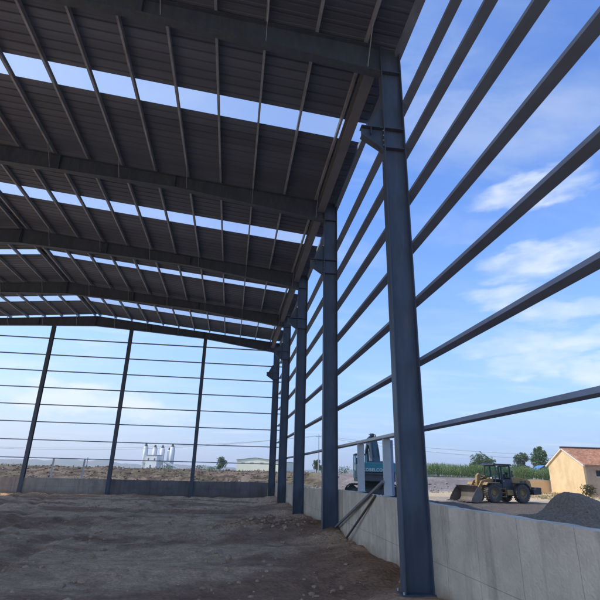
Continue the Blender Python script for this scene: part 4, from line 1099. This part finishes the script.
# drifting patches of cloud: (azimuth, elevation, half width, half height in degrees, density)
az = math_('MULTIPLY', math_('ARCTAN2', sep.outputs['X'], sep.outputs['Y']), 57.2958)
el = math_('MULTIPLY', math_('ARCSINE', sep.outputs['Z']), 57.2958)
def aen(sa, se, detail, rough, off):
    c_ = N.new('ShaderNodeCombineXYZ'); L.new(math_('MULTIPLY', az, sa), c_.inputs['X']); L.new(math_('MULTIPLY', el, se), c_.inputs['Y']); c_.inputs['Z'].default_value = off
    n_ = N.new('ShaderNodeTexNoise'); n_.inputs['Scale'].default_value = 1; n_.inputs['Detail'].default_value = detail; n_.inputs['Roughness'].default_value = rough
    L.new(c_.outputs['Vector'], n_.inputs['Vector']); return n_.outputs['Fac']
azd = math_('ADD', az, math_('MULTIPLY', math_('SUBTRACT', aen(.13, .35, 4, .6, 1.7), .5), 9))
eld = math_('ADD', el, math_('MULTIPLY', math_('SUBTRACT', aen(.16, .45, 4, .6, 5.1), .5), 4.5))
dens = None
for a0, e0, wa, he, st in [(37.1,30.4,7.5,2.3,1),(36.9,22.8,8,2.3,1),(32.6,19.4,6,1.8,.9),(38,16.9,5.5,1.7,.85),(31.4,14,5.2,2,.75),(37,13.7,5.6,1.9,1),(35.3,11.7,5.4,1.3,.9),(40.5,10.2,4.6,1.7,1),
        (46,24,6,2,.8),(48,14,6,1.6,.8),(-17.8,6.9,6.5,1.9,1.5),(-12.5,6.8,5,1.6,1.3),(-9.0,5.8,5,1.2,.9),(-17.4,12.9,3.4,.7,.6),(-24,7.6,4,1.2,.6),(-30,10,6,1.6,.7),(43.2,36,6,2,.4),(-1,7.3,4.4,1,.35),(28.4,26.9,6,1.4,.4),(56,30,8,3,.6),(-60,20,14,4,.6)]:
    da = math_('DIVIDE', math_('SUBTRACT', azd, a0), wa); de = math_('DIVIDE', math_('SUBTRACT', eld, e0), he)
    d2 = math_('ADD', math_('MULTIPLY', da, da), math_('MULTIPLY', de, de))
    v = rngn(d2, 1.5, .05, 0, st)
    dens = v if dens is None else math_('MAXIMUM', dens, v)
puff = math_('MULTIPLY', dens, math_('ADD', math_('MULTIPLY', aen(.28, .75, 7, .55, 9.3), 1.3), .15))
cl2 = rngn(puff, .05, 1.35, 0, .82)
cloud = math_('MAXIMUM', cl1, cl2)
hz = N.new('ShaderNodeVectorMath'); hz.operation = 'MULTIPLY'; hz.inputs[1].default_value = (.72, .965, 1.44); L.new(sky.outputs['Color'], hz.inputs[0])
mx = N.new('ShaderNodeMix'); mx.data_type = 'RGBA'; mx.inputs['B'].default_value = (4.8, 5.2, 5.3, 1)
hf = math_('POWER', rngn(sep.outputs['Z'], 0, .62, 1, 0, False), 2.3)
hc = N.new('ShaderNodeMix'); hc.data_type = 'RGBA'; hc.inputs['A'].default_value = (3.7, 4.1, 4.75, 1); hc.inputs['B'].default_value = (2.2, 3.1, 4.75, 1)
L.new(rngn(sep.outputs['X'], -.55, .25), hc.inputs['Factor'])
hm = N.new('ShaderNodeMix'); hm.data_type = 'RGBA'; L.new(hf, hm.inputs['Factor']); L.new(hz.outputs['Vector'], hm.inputs['A']); L.new(hc.outputs['Result'], hm.inputs['B'])
lf = N.new('ShaderNodeMix'); lf.data_type = 'RGBA'; L.new(math_('MULTIPLY', rngn(sep.outputs['X'], .15, -.75, 0, .7), rngn(sep.outputs['Z'], .25, .6)), lf.inputs['Factor']); L.new(hm.outputs['Result'], lf.inputs['A']); lf.inputs['B'].default_value = (3.7, 4.3, 4.8, 1)
L.new(cloud, mx.inputs['Factor']); L.new(lf.outputs['Result'], mx.inputs['A']); L.new(mx.outputs['Result'], bg.inputs['Color'])
bg.inputs['Strength'].default_value = .15

# ------------------------------------------------------------------ camera
cam = bpy.data.cameras.new('camera'); co = bpy.data.objects.new('camera', cam); col.objects.link(co); scene.camera = co
cam.sensor_width = 36; cam.sensor_fit = 'HORIZONTAL'; cam.lens = 470.08/600*36; cam.clip_start = .1; cam.clip_end = 9000
yaw, pit, rol = .13256, .35104, .025286
cs, s_ = math.cos(yaw), math.sin(yaw)
fwd = Vector((s_*math.cos(pit), cs*math.cos(pit), math.sin(pit))); rt = Vector((cs, -s_, 0)); up = rt.cross(fwd)
r2 = rt*math.cos(rol) + up*math.sin(rol); u2 = -rt*math.sin(rol) + up*math.cos(rol)
Mx = Matrix((r2, u2, -fwd)).transposed().to_4x4(); Mx.translation = (0, 0, 2.2); co.matrix_world = Mx

scene.render.engine = 'CYCLES'
cy = scene.cycles; cy.max_bounces = 10; cy.diffuse_bounces = 8; cy.glossy_bounces = 4; cy.transmission_bounces = 8; cy.transparent_max_bounces = 12
cy.caustics_refractive = False; cy.caustics_reflective = False; cy.use_denoising = True; cy.sample_clamp_indirect = 6
scene.view_settings.view_transform = 'Standard'; scene.view_settings.look = 'None'; scene.view_settings.gamma = 1; scene.view_settings.exposure = .4
scene.view_settings.use_curve_mapping = False
